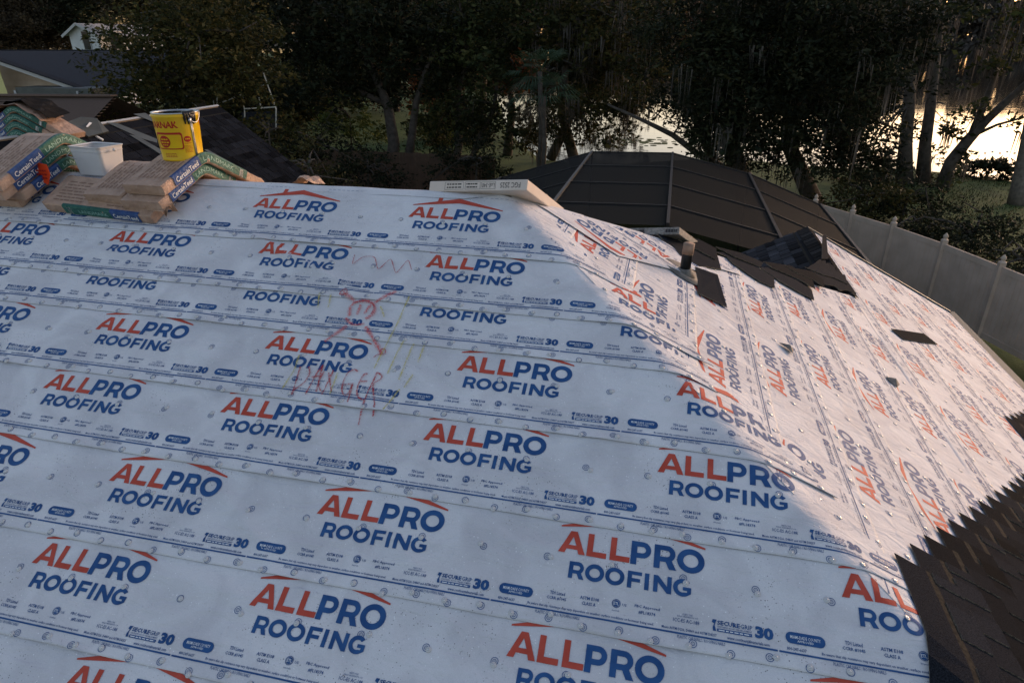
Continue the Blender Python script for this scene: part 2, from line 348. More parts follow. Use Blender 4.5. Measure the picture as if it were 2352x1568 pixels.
mb.out('drip_edge', M['greenmetal'], house)

# ---- surface functions.  main sheet coords (u along X, v upslope); right sheet coords (s along Y, w upslope)
n_main = np.array([0, -ST, CT]); n_right = np.array([ST, 0, CT]); n_back = np.array([0, ST, CT])
def bis(a, b_): x = a+b_; return x/np.linalg.norm(x)
n_hip = bis(n_main, n_right); n_fhip = bis(n_back, n_right)
TANH = math.tan(math.acos(float(n_main@n_right))/2)
_hn = math.hypot(CT, 1.)
PHI = 2*math.atan(CT)                   # development angle across the hip
waves = [(RNG.uniform(.5, 7), RNG.uniform(2, 13), RNG.uniform(0, 6.28), RNG.uniform(.3, 1)) for _ in range(16)]
_fr = random.Random(77)
folds = [(_fr.uniform(-5.2, 1.0), _fr.uniform(1.5, 4.9), _fr.choice([-1, 1])*_fr.uniform(.05, .7), _fr.uniform(.12, .42), _fr.uniform(.022, .042), _fr.uniform(.003, .010)) for _ in range(54)]
folds += [(-2.55+.12*q, 4.36-.05*q, -.55, .28, .024, .008) for q in range(6)]+[(_fr.uniform(11.8, 17), _fr.uniform(-1, 4.2), _fr.uniform(-1.3, 1.3), _fr.uniform(.1, .35), _fr.uniform(.02, .04), _fr.uniform(.002, .005)) for _ in range(30)]
def wrinkle(a, b_):
    h = np.zeros_like(a)
    for kx, ky, ph, am in waves:
        h += am*np.sin(kx*a+ky*b_+ph+.8*np.sin(1.7*a-ph))/(.5+.22*math.hypot(kx, ky))
    h = .0013*h
    for ca, cb, ang, ln, wd, am in folds:
        x = (a-ca)*math.cos(ang)+(b_-cb)*math.sin(ang); y = -(a-ca)*math.sin(ang)+(b_-cb)*math.cos(ang)+.25*x*x
        h = h+am*np.exp(-(x/ln)**2-(y/wd)**2)
    return h
def surf_main(u, v, h=0., lift=.006, r=.05):
    """development of the main slope, folding over the near hip onto the right slope"""
    u = np.asarray(u, float); v = np.asarray(v, float); h = np.asarray(h, float)+wrinkle(u, v)
    d = ((u-HU)*1.0+v*CT)/_hn           # signed distance past the hip line u = HU - v*CT
    dirn = np.array([-CT, 1.])/_hn
    P = np.stack([u, v*CT, ZB+v*ST], -1)+n_main*h[..., None]
    # right side
    q = np.stack([u-HU, v], -1); al = q@dirn; hv = al/_hn
    # foot of perpendicular on hip: v = hv ; rotate the remaining offset by -PHI
    c, s_ = math.cos(-PHI), math.sin(-PHI)
    du, dv = q[..., 0]+CT*hv, q[..., 1]-hv
    ds = c*du-s_*dv; dw = s_*du+c*dv
    s = CT*hv+ds; ww = hv+dw
    tq = np.clip(d/.10, 0, 1); lf = lift*tq*tq*(3-2*tq)
    Q = np.stack([HU-ww*CT, s, ZB+ww*ST], -1)+n_right*(h+lf)[..., None]
    out = np.where((d > 0)[..., None], Q, P)
    k = np.clip(r-np.abs(d), 0, None)**2/(2*r)*TANH
    return out-n_hip*k[..., None]
def surf_right(s, w_, h=0., r=.05, lift=.0):
    """development of the right slope, folding over the near hip onto the main slope"""
    s = np.asarray(s, float); w_ = np.asarray(w_, float); h = np.asarray(h, float)+wrinkle(s+9.3, w_)
    d = (w_*CT-s)/_hn                   # past the near hip (onto main) when positive
    P = np.stack([HU-w_*CT, s, ZB+w_*ST], -1)+n_right*h[..., None]
    dirn = np.array([CT, 1.])/_hn; q = np.stack([s, w_], -1); al = q@dirn; hv = al/_hn
    c, s_ = math.cos(PHI), math.sin(PHI); du, dv = q[..., 0]-CT*hv, q[..., 1]-hv
    uu = HU-CT*hv+c*du-s_*dv; vv = hv+s_*du+c*dv
    Q = np.stack([uu, vv*CT, ZB+vv*ST], -1)+n_main*(h+lift)[..., None]
    out = np.where((d > 0)[..., None], Q, P)
    k = np.clip(r-np.abs(d), 0, None)**2/(2*r)*TANH
    return out-n_hip*k[..., None]
def surf_back(u, v, h=0., lift=.006, r=.05):
    """back slope sheet seen from behind (u runs towards -X), folding over the far hip onto the right slope"""
    P = surf_main(-np.asarray(u, float), v, h, lift, r); P = P.copy(); P[..., 1] = 2*YR-P[..., 1]; return P

# ---- two dimensional shapes -> triangles
def fill(polys):
    cu = bpy.data.curves.new('c', 'CURVE'); cu.dimensions = '2D'; cu.fill_mode = 'BOTH'
    for p in polys:
        sp = cu.splines.new('POLY'); sp.points.add(len(p)-1); sp.use_cyclic_u = True
        for k, (x, y) in enumerate(p): sp.points[k].co = (x, y, 0, 1)
    ob = bpy.data.objects.new('c', cu); me = bpy.data.meshes.new_from_object(ob)
    V = [(v.co.x, v.co.y) for v in me.vertices]; F = [tuple(p.vertices) for p in me.polygons]
    bpy.data.objects.remove(ob); bpy.data.curves.remove(cu); bpy.data.meshes.remove(me); return V, F
_tx = {}
def text(s, bold=0., res=1):
    if (s, bold, res) in _tx: return _tx[(s, bold, res)]
    cu = bpy.data.curves.new('t', 'FONT'); cu.body = s; cu.size = 1; cu.resolution_u = res; cu.offset = bold; cu.fill_mode = 'FRONT'
    ob = bpy.data.objects.new('t', cu); me = bpy.data.meshes.new_from_object(ob)
    V = np.array([(v.co.x, v.co.y) for v in me.vertices]); F = [tuple(p.vertices) for p in me.polygons]
    bpy.data.objects.remove(ob); bpy.data.curves.remove(cu); bpy.data.meshes.remove(me)
    _tx[(s, bold, res)] = (V, F); return V, F
class Ink:                              # collects 2-D print: (verts, faces, material index, extra lift)
    def __init__(s): s.V = []; s.F = []; s.I = []; s.H = []
    def add(s, V, F, i, h=0.):
        o = len(s.V); s.V += [tuple(v) for v in V]; s.H += [h]*len(V); s.F += [tuple(a+o for a in f) for f in F]; s.I += [i]*len(F)
    def poly(s, polys, i, h=0.): s.add(*fill(polys), i, h)
    def text(s, st, x0, y0, x1, y1, i, bold=0., h=0., res=1):
        V, F = text(st, bold, res); lo = V.min(0); hi = V.max(0)
        V = (V-lo)/(hi-lo)*np.array([x1-x0, y1-y0])+np.array([x0, y0]); s.add(V, F, i, h)
    def marks(s, x0, y0, x1, y1, i, h=0., n=6):    # a line of print too small to read: broken bars
        g = random.Random(int(abs(x0*7919+y0*104729)*1000)); x = x0; L_ = (x1-x0)/n
        while x < x1-1e-6:
            e = min(x1, x+L_*g.uniform(.5, 1.3)); s.add([(x, y0), (e, y0), (e, y1), (x, y1)], [(0, 1, 2, 3)], i, h); x = e+L_*.22
    def split(s, mx):                   # bisect long edges so the print can follow the cloth
        bm = bmesh.new(); bv = [bm.verts.new((v[0], v[1], h)) for v, h in zip(s.V, s.H)]
        for f, i in zip(s.F, s.I):
            try: fc = bm.faces.new([bv[a] for a in f]); fc.material_index = i
            except ValueError: pass
        for _ in range(4):
            bmesh.ops.triangulate(bm, faces=bm.faces[:])
            e = [e for e in bm.edges if e.calc_length() > mx]
            if not e: break
            bmesh.ops.subdivide_edges(bm, edges=e, cuts=1)
        bmesh.ops.triangulate(bm, faces=bm.faces[:])
        bm.verts.index_update(); s.V = [(v.co.x, v.co.y) for v in bm.verts]; s.H = [v.co.z for v in bm.verts]
        s.F = [tuple(v.index for v in f.verts) for f in bm.faces]; s.I = [f.material_index for f in bm.faces]; bm.free(); return s
    def arr(s): return np.array(s.V), np.array(s.H), s.F, s.I
def ell(cx, cy, rx, ry, n=26, a0=0, a1=2*math.pi):
    return [(cx+rx*math.cos(a0+(a1-a0)*k/n), cy+ry*math.sin(a0+(a1-a0)*k/n)) for k in range(n if a1-a0 > 6.2 else n+1)]
def glyph(ch, x, y, wd, ht, st):
    """bold grotesque capitals; st = stroke width.  returns list of contours"""
    S = st; X = lambda a: x+a; Y_ = lambda a: y+a
    def m(p): return [(x+a, y+b_) for a, b_ in p]
    if ch == 'L': return [m([(0, 0), (wd, 0), (wd, S*.95), (S, S*.95), (S, ht), (0, ht)])]
    if ch == 'I': return [m([(0, 0), (wd, 0), (wd, ht), (0, ht)])]
    if ch == 'A':
        c = wd/2; q = S*.56
        o = m([(0, 0), (S*1.12, 0), (S*1.12+wd*.055, ht*.19), (wd-S*1.12-wd*.055, ht*.19), (wd-S*1.12, 0), (wd, 0), (c+q, ht), (c-q, ht)])
        return [o, m([(c-wd*.145, ht*.38), (c+wd*.145, ht*.38), (c, ht*.76)])]
    if ch == 'O': return [ell(x+wd/2, y+ht/2, wd/2, ht/2*1.02, 32), ell(x+wd/2, y+ht/2, wd/2-S*1.0, ht/2-S*.92, 28)]
    if ch in 'PR':
        r = ht*.35; cy = ht-r; k = wd-r if ch == 'P' else wd*.94-r
        top = [(0, 0), (S, 0), (S, ht-2*r+.0)] if ch == 'P' else None
        arc = ell(k, cy, r, r, 12, -math.pi/2, math.pi/2)
        if ch == 'P': o = m([(0, 0), (S, 0), (S, ht-2*r)]+arc+[(0, ht)])
        else: o = m([(0, 0), (S, 0), (S, ht-2*r), (k-r*.1, ht-2*r), (wd-S*1.15, 0), (wd, 0), (k+r*.62, ht-2*r+r*.17)]+ell(k, cy, r, r, 10, -math.pi*.28, math.pi/2)+[(0, ht)])
        ir = r-S*.86
        return [o, m([(S, cy-ir), (k, cy-ir)]+ell(k, cy, ir, ir, 8, -math.pi/2, math.pi/2)[1:-1]+[(k, cy+ir), (S, cy+ir)])]
    if ch == 'F': return [m([(0, 0), (S, 0), (S, ht*.36), (wd*.9, ht*.36), (wd*.9, ht*.36+S*.85), (S, ht*.36+S*.85), (S, ht-S*.85), (wd, ht-S*.85), (wd, ht), (0, ht)])]
    if ch == 'N': return [m([(0, 0), (S, 0), (S, ht*.60), (wd-S, 0), (wd, 0), (wd, ht), (wd-S, ht), (wd-S, ht*.40), (S, ht), (0, ht)])]
    if ch == 'G':
        a0, a1 = math.radians(42), math.radians(318)
        cx, cy = wd/2, ht/2; ro = (wd/2*1.03, ht/2*1.02); ri = (wd/2-S*.95, ht/2-S*.9)
        o = ell(cx, cy, *ro, 24, a0, a1)+[(wd*.985, ht*.52), (wd*.50, ht*.52), (wd*.50, ht*.52-S*.0-.0), (wd*.98-S*.95, ht*.52-0), (wd*.98-S*.95, ht*.27)]
        o = ell(cx, cy, *ro, 24, a0, math.radians(305))+[(wd*.97, ht*.20), (wd*.97, ht*.55), (wd*.52, ht*.55), (wd*.52, ht*.55-S*.78), (wd*.97-S*.9, ht*.55-S*.78), (wd*.97-S*.9, ht*.25)]+ell(cx, cy, *ri, 20, math.radians(290), a0)
        return [m(o)]
def make_logo():
    k = Ink()
    for ch, x0, x1 in (('A', -.060, .062), ('L', .068, .156), ('L', .172, .260)):
        k.poly(glyph(ch, x0, .114, x1-x0, .107, .0265), 0)
    for ch, x0, x1 in (('P', .264, .352), ('R', .366, .464), ('O', .466, .584)):
        k.poly(glyph(ch, x0, .112, x1-x0, .107, .0265), 1)
    for ch, x0, x1 in (('R', 0, .070), ('O', .073, .157), ('O', .162, .246), ('F', .259, .320), ('I', .333, .352), ('N', .371, .448), ('G', .456, .533)):
        k.poly(glyph(ch, x0, .006, x1-x0, .074, .0185), 1)
    k.poly([[(-.062, .236), (.100, .2585), (.268, .282), (.586, .226), (.586, .234), (.258, .330), (.136, .297), (.136, .331), (.106, .331), (.106, .289), (-.062, .243)]], 0)
    return k.split(.05)
def make_info():
    k = Ink()
    def two(a, b_, x0, x1, y1, xi0=None, xi1=None):
        k.text(a, x0, y1-.0145, x1, y1, 1, .016); k.text(b_, (xi0 or x0), y1-.037, (xi1 or x1), y1-.0225, 1, .016)
    two('TDI Listed', 'CCRR #1045', -.066, .000, -.062, -.077, .008)
    two('ASTM E108', 'CLASS A', .066, .148, -.062, .076, .136)
    k.poly([ell(.222, -.070, .0185, .0185, 20), ell(.222, -.070, .0160, .0160, 18)], 1); k.poly([ell(.222, -.070, .0140, .0140, 18)], 1)
    k.text('ETL', .211, -.0765, .233, -.0635, 2, .01, .0006); k.text('US', .248, -.077, .266, -.066, 1, .01)
    k.text('Intertek', .207, -.103, .238, -.096, 1)
    two('FBC Approved', '#FL18374', .300, .405, -.060, .318, .388)
    k.text('MEETS THE', .500, -.071, .540, -.064, 1); k.text('REQUIREMENTS OF', .478, -.081, .562, -.074, 1); k.text('ICC-ES AC-188', .462, -.101, .568, -.086, 1, .006)
    # product mark
    k.text('SECURE', .640, -.086, .730, -.0675, 1, .03); k.text('GRIP', .732, -.086, .780, -.0675, 1, .004)
    k.text('30', .790, -.112, .862, -.064, 1, .055, res=2)
    k.poly([[(.622, -.066), (.638, -.066), (.634, -.076), (.630, -.090), (.636, -.112), (.624, -.112), (.622, -.098), (.628, -.082), (.618, -.078)]], 1)
    k.text('SYNTHETIC ROOF UNDERLAYMENT', .640, -.0965, .778, -.0895, 1, .004)
    k.poly([[(.640, -.112), (.778, -.112), (.778, -.100), (.640, -.100)]], 1); k.marks(.646, -.108, .772, -.104, 2, .0006)
    # county pill
    x0, x1, yc, r = .908, 1.060, -.086, .0225
    k.poly([ell(x1-r, yc, r, r, 10, -math.pi/2, math.pi/2)+ell(x0+r, yc, r, r, 10, math.pi/2, math.pi*1.5)], 1)
    k.text('MIAMI-DADE COUNTY', x0+.018, yc-.003, x1-.018, yc+.010, 2, .006, .0006); k.text('APPROVED', x0+.045, yc-.015, x1-.045, yc-.006, 2, .006, .0006)
    k.text('800-247-6637', .912, -.1355, .986, -.123, 1, .014)
    k.text('www.continentalmaterials.com', .680, -.1370, .846, -.1240, 1, .014)
    k.text('Be aware that slip resistance may vary dependent on weather, surface conditions or footwear being used.', -.156, -.1370, .384, -.1235, 1, .014)
    k.text('Meets ASTM D226, D4869 and ASTM D8257', .417, -.1370, .638, -.1240, 1, .014)
    for a in range(24):                 # blue rule with a short break at every repeat
        xa = .882+1.194*a/24; xb = .882+1.194*(a+1)/24
        k.add([(xa, -.1495), (xb, -.1495), (xb, -.1425), (xa, -.1425)], [(0, 1, 2, 3)], 1)
    k.text('PLASTIC CAP NAILS / ROOFING NAILS', -.116, -.165, .075, -.1525, 1, .006); k.text('PLASTIC CAP NAILS / ROOFING NAILS', .482, -.165, .672, -.1525, 1, .006)
    def ring(x, y):
        for ro, ri in ((.0165, .0140), (.0085, .0065)): k.poly([ell(x, y, ro, ro, 14), ell(x, y, ri, ri, 14)], 1)
        k.text('C', x-.003, y-.004, x+.003, y+.004, 1)
    for a in range(8): ring(-.055+.15*a, -.178-(.014 if a % 2 else 0))
    for a in range(4): ring(-.104+.30*a, .085)
    return k.split(.08)
LOGO = make_logo(); INFO = make_info(); LOGO_F = make_logo().split(.022); INFO_F = make_info().split(.03)
INKS = [M['red'], M['blue'], M['white_ink']]
def stamp(name, ink, fn, keep, parent, flip=None, lift=.0013):
    """fn(a,b,h)->3D ; keep(a,b)->bool for clipping"""
    V, H, F, I = ink.arr(); ok = keep(V[:, 0], V[:, 1])
    if not ok.any(): return None
    P = fn(V[:, 0], V[:, 1], H+lift)
    if ok.all(): FF, II = F, I
    else:
        FF = [f for f in F if all(ok[a] for a in f)]; II = [i for f, i in zip(F, I) if all(ok[a] for a in f)]
        if not FF: return None
        used = sorted({a for f in FF for a in f}); mp_ = {a: j for j, a in enumerate(used)}; P = P[used]; FF = [tuple(mp_[a] for a in f) for f in FF]
    return obj(name, P, FF, INKS, parent, II)
def grid(name, fn, A, B, m, parent, edge=True):
    """A,B 2-D arrays of sheet coordinates; fn(a,b)->3D. closed at the lower lap edge with a thin turned-down lip"""
    P = fn(A, B); na, nb = A.shape; V = P.reshape(-1, 3); F = []
    idx = np.arange(na*nb).reshape(na, nb)
    F = np.stack([idx[:-1, :-1], idx[1:, :-1], idx[1:, 1:], idx[:-1, 1:]], -1).reshape(-1, 4).tolist()
    I = np.zeros((na-1, nb-1), dtype=int); I[:, 0] = 1
    return obj(name, V, F, [m, M['backing']], parent, I.ravel(), smooth=True)
# cap nail
mb = MB(); mb.lathe([(.0130, 0), (.0128, .0022), (.0100, .0036), (.0045, .0040)], 12, 0, False).lathe([(.0045, .0040), (.0040, .0056), (.0015, .0060)], 8, 1, True)
CAPME = mkmesh('cap_nail', mb.V, mb.F, [M['cap'], M['nailhead']], mb.I, True)
def frame_mat(p, n):
    n = Vector(n).normalized(); x = Vector((1, 0, 0)) if abs(n.x) < .8 else Vector((0, 1, 0)); x = (x-n*x.dot(n)).normalized(); y = n.cross(x)
    return Matrix(((x.x, y.x, n.x, p[0]), (x.y, y.y, n.y, p[1]), (x.z, y.z, n.z, p[2]), (0, 0, 0, 1)))

# ---- main slope sheets
rows = [ # R-corner offset u0, v at u=0, rotation
    (-2.851, 4.638, -.20), (-3.796, 4.180, -.45), (-3.772, 3.884, -.40), (-3.385, 3.422, -.280), (-3.450, 2.966, -.267), (-2.661, 2.501, .201), (-2.804, 2.029, .044),
    (-2.290, 1.550, 0), (-2.75, 1.08, 0), (-2.2, .61, 0), (-2.6, .14, 0), (-2.3, -.33, 0), (-2.5, -.80, 0)]
PREP = 1.2; LOW = -.208
def hprof(b_, cover): return   .0012+.0042*np.clip(1-(b_-LOW)/(cover-LOW), 0, 1)
for i, (u0, v0, rd) in enumerate(rows):
    ra = math.radians(rd)
    if i == 0: top = .415-.02; cover = top
    else:
        up = rows[i-1]; cover = (up[1]+math.radians(up[2])*-2.0)-(v0+ra*-2.0)+LOW; top = cover+.10
    rr = random.Random(40+i)
    wl = [(rr.uniform(2, 9), rr.uniform(0, 6), rr.uniform(.001, .004)) for _ in range(4)]
    def xf(a, b_, ra=ra, v0=v0): return a-ra*b_, v0+ra*a+b_
    def lipw(a): return sum(am*np.sin(kk*a+ph) for kk, ph, am in wl)
    def fsheet(a, b_, h=0., cover=cover, xf=xf, lipw=lipw):
        u, v = xf(a, b_); e = np.clip(1-(b_-LOW)/.06, 0, 1)
        return surf_main(u, v, np.asarray(h)+hprof(b_, cover)+e*np.maximum(0, lipw(a))*1.3)
    # sheet grid: a from far left to past the hip, b from lap edge to under next sheet
    nb = 26; bb = np.concatenate([[LOW, LOW], np.linspace(LOW+.012, top, nb)])
    wrap = rr.uniform(.30, .62)
    A = []; 
    na = 520
    tt = np.linspace(0, 1, na)
    hipu = HU-(v0+bb)*CT
    wrapb = wrap+.05*np.sin(bb*17+i)
    Ag = -7.2+np.outer(tt, (hipu+wrapb+7.2)); Bg = np.tile(bb, (na, 1))
    # lower edge waviness
    Bg = Bg+np.where(np.abs(Bg-LOW) < 1e-6, .0025*np.sin(Ag*2.3+i)+.0012*np.sin(Ag*9+i*2), 0)
    def fs(a, b_):
        P = fsheet(a, b_); lipm = np.zeros(a.shape); lipm[:, 0] = 1
        P = P-n_main*(lipm*.0032)[..., None]; return P
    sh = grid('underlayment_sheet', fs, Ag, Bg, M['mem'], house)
    for c in range(-2, 5):
        a0 = u0+c*PREP
        fn = lambda a, b_, h, a0=a0, f=fsheet: f(a+a0, b_, h)
        kp = lambda a, b_, a0=a0, v0=v0: ((a+a0) < HU-(v0+b_)*CT+wrap-.04) & ((a+a0) > -6.6) & (b_ < top-.02)
        gap = HU-(v0+.05)*CT-a0; near = -.55 < gap < 1.6
        stamp('printed_logo', LOGO_F if near else LOGO, fn, kp, sh, lift=.0022)
        if i < 9: stamp('printed_notice', INFO_F if near else INFO, fn, kp, sh, lift=.0020)
        if i < 9:
            for a in range(8):
                al, bl = a0-.055+.15*a+rr.gauss(0, .012), -.178-(.014 if a % 2 else 0)+rr.gauss(0, .007)
                if -6.2 < al < HU-(v0+bl)*CT+wrap-.06:
                    p = fsheet(np.array([al]), np.array([bl]), .0006)[0]; past = al > HU-(v0+bl)*CT
                    link('cap_nail', CAPME, sh, mat=frame_mat(p, n_right if past else n_main))
            for a in range(4):
                al, bl = a0-.104+.30*a+rr.gauss(0, .012), .083+rr.gauss(0, .008)
                if -6.2 < al < HU-(v0+bl)*CT+wrap-.06 and bl < cover-.02:
                    p = fsheet(np.array([al]), np.array([bl]), .0006)[0]; past = al > HU-(v0+bl)*CT
                    link('cap_nail', CAPME, sh, mat=frame_mat(p, n_right if past else n_main))
    if i == 0:                          # dashed nailing line near the ridge
        k = Ink(); a = -6.4
        while a < 0.2:
            k.add([(a, .352), (a+.022, .352), (a+.022, .3545), (a, .3545)], [(0, 1, 2, 3)], 1); a += .036
        stamp('printed_line', k, lambda a, b_, h, f=fsheet: f(a, b_, h), lambda a, b_: a < HU-(4.638+b_)*CT+.5, sh)
# ridge sheet folded over the ridge
aa = np.linspace(-7.2, XR+.02, 160); ph = np.linspace(-1, 1, 13)
A_, B_ = np.meshgrid(aa, ph, indexing='ij'); hw = .085
dd = B_*hw*np.clip((XR+.02-A_)/.30, .02, 1); k = np.clip(.05-np.abs(dd), 0, None)**2/.1*T*1.0
Zs = ZR-np.abs(dd)*ST-k*CT+.0050+.003*np.sin(A_*3.1)*np.abs(B_)+.002*np.sin(A_*11+B_*3); Pg = np.stack([A_, YR+dd*CT, Zs], -1)
na, nb = A_.shape; idx = np.arange(na*nb).reshape(na, nb)
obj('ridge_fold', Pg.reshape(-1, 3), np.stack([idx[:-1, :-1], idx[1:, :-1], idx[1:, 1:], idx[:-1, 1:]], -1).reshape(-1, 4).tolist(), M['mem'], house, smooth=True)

# ---- right slope sheets
rrows = [(4.80, 4.72), (4.35, 4.22), (4.95-1.26, 3.745), (3.48, 3.243), (3.866, 2.780), (4.442, 2.328), (4.54, 1.832), (4.702, 1.367), (4.90, .879), (4.55, .41), (4.8, -.06), (4.65, -.53), (4.7, -1.0)]
PR = 1.262
def far_s(w_):
    X = HU-w_*CT; return np.where(X < XW, YR+(X-XR), YW)
for i, (s0, w0) in enumerate(rrows):
    rr = random.Random(90+i)
    if i == 0: cover = 5.053-w0-.02; top = cover
    else: cover = rrows[i-1][1]-w0+LOW; top = cover+.10
    if i == len(rrows)-1: pass
    def fsheet(a, b_, h=0., w0=w0, cover=cover): return surf_right(a, w0+b_, np.asarray(h)+hprof(b_, cover))
    bb = np.concatenate([[LOW, LOW], np.linspace(LOW+.012, top, 12)]); na = 150
    if i == len(rrows)-1: bb = np.maximum(bb, -1.19-w0)
    wx = (HU-XW)/CT-w0
    if LOW+.02 < wx < top-.02: bb = np.sort(np.concatenate([bb, [wx-.001, wx+.001]]))
    lo = (w0+bb)*CT+.03; hi = far_s(w0+bb)+np.where(far_s(w0+bb) < YW, .03, .0)
    hi = np.maximum(hi, lo+.01)
    Ag = lo+np.outer(np.linspace(0, 1, na), (hi-lo)); Bg = np.tile(bb, (na, 1))
    Bg = Bg+np.where(np.abs(Bg-LOW) < 1e-6, .004*np.sin(Ag*2.3+i)+.002*np.sin(Ag*8+i*2), 0)
    def fs(a, b_):
        P = fsheet(a, b_); lm = np.zeros(a.shape); lm[:, 0] = 1; return P-n_right*(lm*.0032)[..., None]
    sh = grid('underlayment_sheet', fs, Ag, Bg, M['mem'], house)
    for c in range(-3, 6):
        a0 = s0+c*PR
        fn = lambda a, b_, h, a0=a0, f=fsheet: f(a*1.05+a0, b_, h)
        kp = lambda a, b_, a0=a0, w0=w0: ((a*1.05+a0) > (w0+b_)*CT+.02) & ((a*1.05+a0) < far_s(w0+b_)-.01) & (b_ < top-.02) & (w0+b_ > -1.18)
        stamp('printed_logo', LOGO, fn, kp, sh); stamp('printed_notice', INFO, fn, kp, sh)
        for a in range(8):
            al, bl = a0+1.05*(-.055+.15*a)+rr.gauss(0, .012), -.178-(.014 if a % 2 else 0)+rr.gauss(0, .007)
            if (w0+bl)*CT+.15 < al < float(far_s(np.array(w0+bl)))-.1 and al < 7.5:
                link('cap_nail', CAPME, sh, mat=frame_mat(fsheet(np.array([al]), np.array([bl]), .0006)[0], n_right))
        for a in range(4):
            al, bl = a0+1.05*(-.104+.30*a), .083+rr.gauss(0, .01)
            if (w0+bl)*CT+.15 < al < float(far_s(np.array(w0+bl)))-.1 and bl < cover-.02 and al < 7.5:
                link('cap_nail', CAPME, sh, mat=frame_mat(fsheet(np.array([al]), np.array([bl]), .0006)[0], n_right))
# ---- back slope sheets that fold over the far hip
for i, (u0, v0, ln) in enumerate([(-1.05+.35, 4.55, .75), (.10, 4.10, .62), (-.35, 3.62, .40)]):
    # surf_back mirrors main: text runs towards -X, so u' = -a
    bb = np.concatenate([[LOW, LOW], np.linspace(LOW+.012, .36, 12)]); na = 60
    hipx = HU-(v0+bb)*CT
    Ag = (hipx-.3)+np.outer(np.linspace(0, 1, na), np.full(len(bb), ln+.3)); Bg = np.tile(bb, (na, 1))
    def fsheet(a, b_, h=0., v0=v0): return surf_back(-a, v0+b_, np.asarray(h)+hprof(b_, .35)+.002, lift=.010)
    P = fsheet(Ag, Bg); P[:, 0] -= n_right*.006; idx = np.arange(na*len(bb)).reshape(na, len(bb))
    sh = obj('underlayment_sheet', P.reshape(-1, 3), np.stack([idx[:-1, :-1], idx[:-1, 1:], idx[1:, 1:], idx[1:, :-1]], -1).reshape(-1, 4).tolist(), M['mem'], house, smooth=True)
    a_mid = HU-(v0+.1)*CT+ln-.05
    for c in range(-1, 2):
        a0 = a_mid-u0*0+c*PREP-(.0, .18, .30)[i]
        fn = lambda a, b_, h, a0=a0, f=fsheet: f(a0-a, b_, h)
        kp = lambda a, b_, a0=a0, v0=v0: ((a0-a) < HU-(v0+b_)*CT+ln-.03) & ((a0-a) > HU-(v0+b_)*CT-.28) & (b_ < .34)
        stamp('printed_logo', LOGO, fn, kp, sh); stamp('printed_notice', INFO, fn, kp, sh)

# ---- crayon and spray marks on the underlayment
def ribbon(px, wpx, mtl, name, ox, oy, s_):
    """stroke in photo coordinates (crop origin and scale) laid on the main slope"""
    pts = [hit_main((ox+x/s_)*.816667, (oy+y/s_)*.816667) for x, y in px]
    uv = np.array([(p[0], (p[1])/CT) for p in pts])
    fine = []
    for a in range(len(uv)-1):
        n_ = max(2, int(np.linalg.norm(uv[a+1]-uv[a])/.02))
        for q in range(n_): fine.append(uv[a]+(uv[a+1]-uv[a])*q/n_)
    fine.append(uv[-1]); fine = np.array(fine)
    if len(px) > 2:
        for _ in range(2): fine[1:-1] = (fine[:-2]+2*fine[1:-1]+fine[2:])/4
    d = np.gradient(fine, axis=0); d /= np.linalg.norm(d, axis=1)[:, None]+1e-9; nr = np.stack([-d[:, 1], d[:, 0]], -1)
    wj = wpx*(1+.25*np.sin(np.arange(len(fine))*.9))
    V = []; F = []; C = []
    prof = [-1, -.5, 0, .5, 1]
    for a, p in enumerate(fine):
        for t in prof:
            q = p+nr[a]*wj[a]*t/2; V.append(surf_main(np.array(q[0]), np.array(q[1]), .0120)); C.append(1-abs(t))
    for a in range(len(fine)-1):
        for t in range(4): F.append((a*5+t, (a+1)*5+t, (a+1)*5+t+1, a*5+t+1))
    me = mkmesh(name, V, F, mtl); at_ = me.attributes.new('cover', 'FLOAT', 'POINT'); at_.data.foreach_set('value', np.array(C, dtype=np.float32))
    return link(name, me, house)
def pigment(name, col, amax):
    m, mx, N, L = sheermat(name, col, amax)
    a = N.new('ShaderNodeAttribute'); a.attribute_name = 'cover'; tc = N.new('ShaderNodeTexCoord'); n = N.new('ShaderNodeTexNoise'); n.inputs['Scale'].default_value = 130; n.inputs['Detail'].default_value = 3
    L.new(tc.outputs['Object'], n.inputs['Vector']); mr = N.new('ShaderNodeMapRange'); mr.inputs[1].default_value = .3; mr.inputs[2].default_value = .65; L.new(n.outputs[0], mr.inputs[0])
    mu = N.new('ShaderNodeMath'); mu.operation = 'MULTIPLY'; L.new(a.outputs['Fac'], mu.inputs[0]); L.new(mr.outputs[0], mu.inputs[1])
    m2 = N.new('ShaderNodeMath'); m2.operation = 'MULTIPLY'; m2.inputs[1].default_value = amax; L.new(mu.outputs[0], m2.inputs[0]); L.new(m2.outputs[0], mx.inputs[0]); return m
spray = pigment('red_spray', (.66, .08, .08), 1.0); cray = pigment('red_crayon', (.45, .035, .045), 1.3); yel = pigment('yellow_crayon', (.58, .48, .08), 1.0)
K = (780, 780, 3.7333)
for p in ([(700, 170), (760, 215), (825, 275)], [(1255, 160), (1150, 215), (1030, 285)], [(735, 520), (620, 600), (500, 680)], [(930, 530), (990, 620), (1060, 740), (1105, 810)]):
    ribbon(p, .034, spray, 'spray_stroke', *K)
ribbon([(765, 420), (762, 340), (800, 290), (870, 272), (960, 268), (1022, 290), (1048, 350), (1010, 410), (930, 450)], .030, spray, 'spray_stroke', *K)
for p in ([(885, 305), (860, 360), (842, 405)], [(990, 305), (950, 350), (920, 400)], [(720, 440), (800, 520), (920, 500)]): ribbon(p, .026, spray, 'spray_stroke', *K)
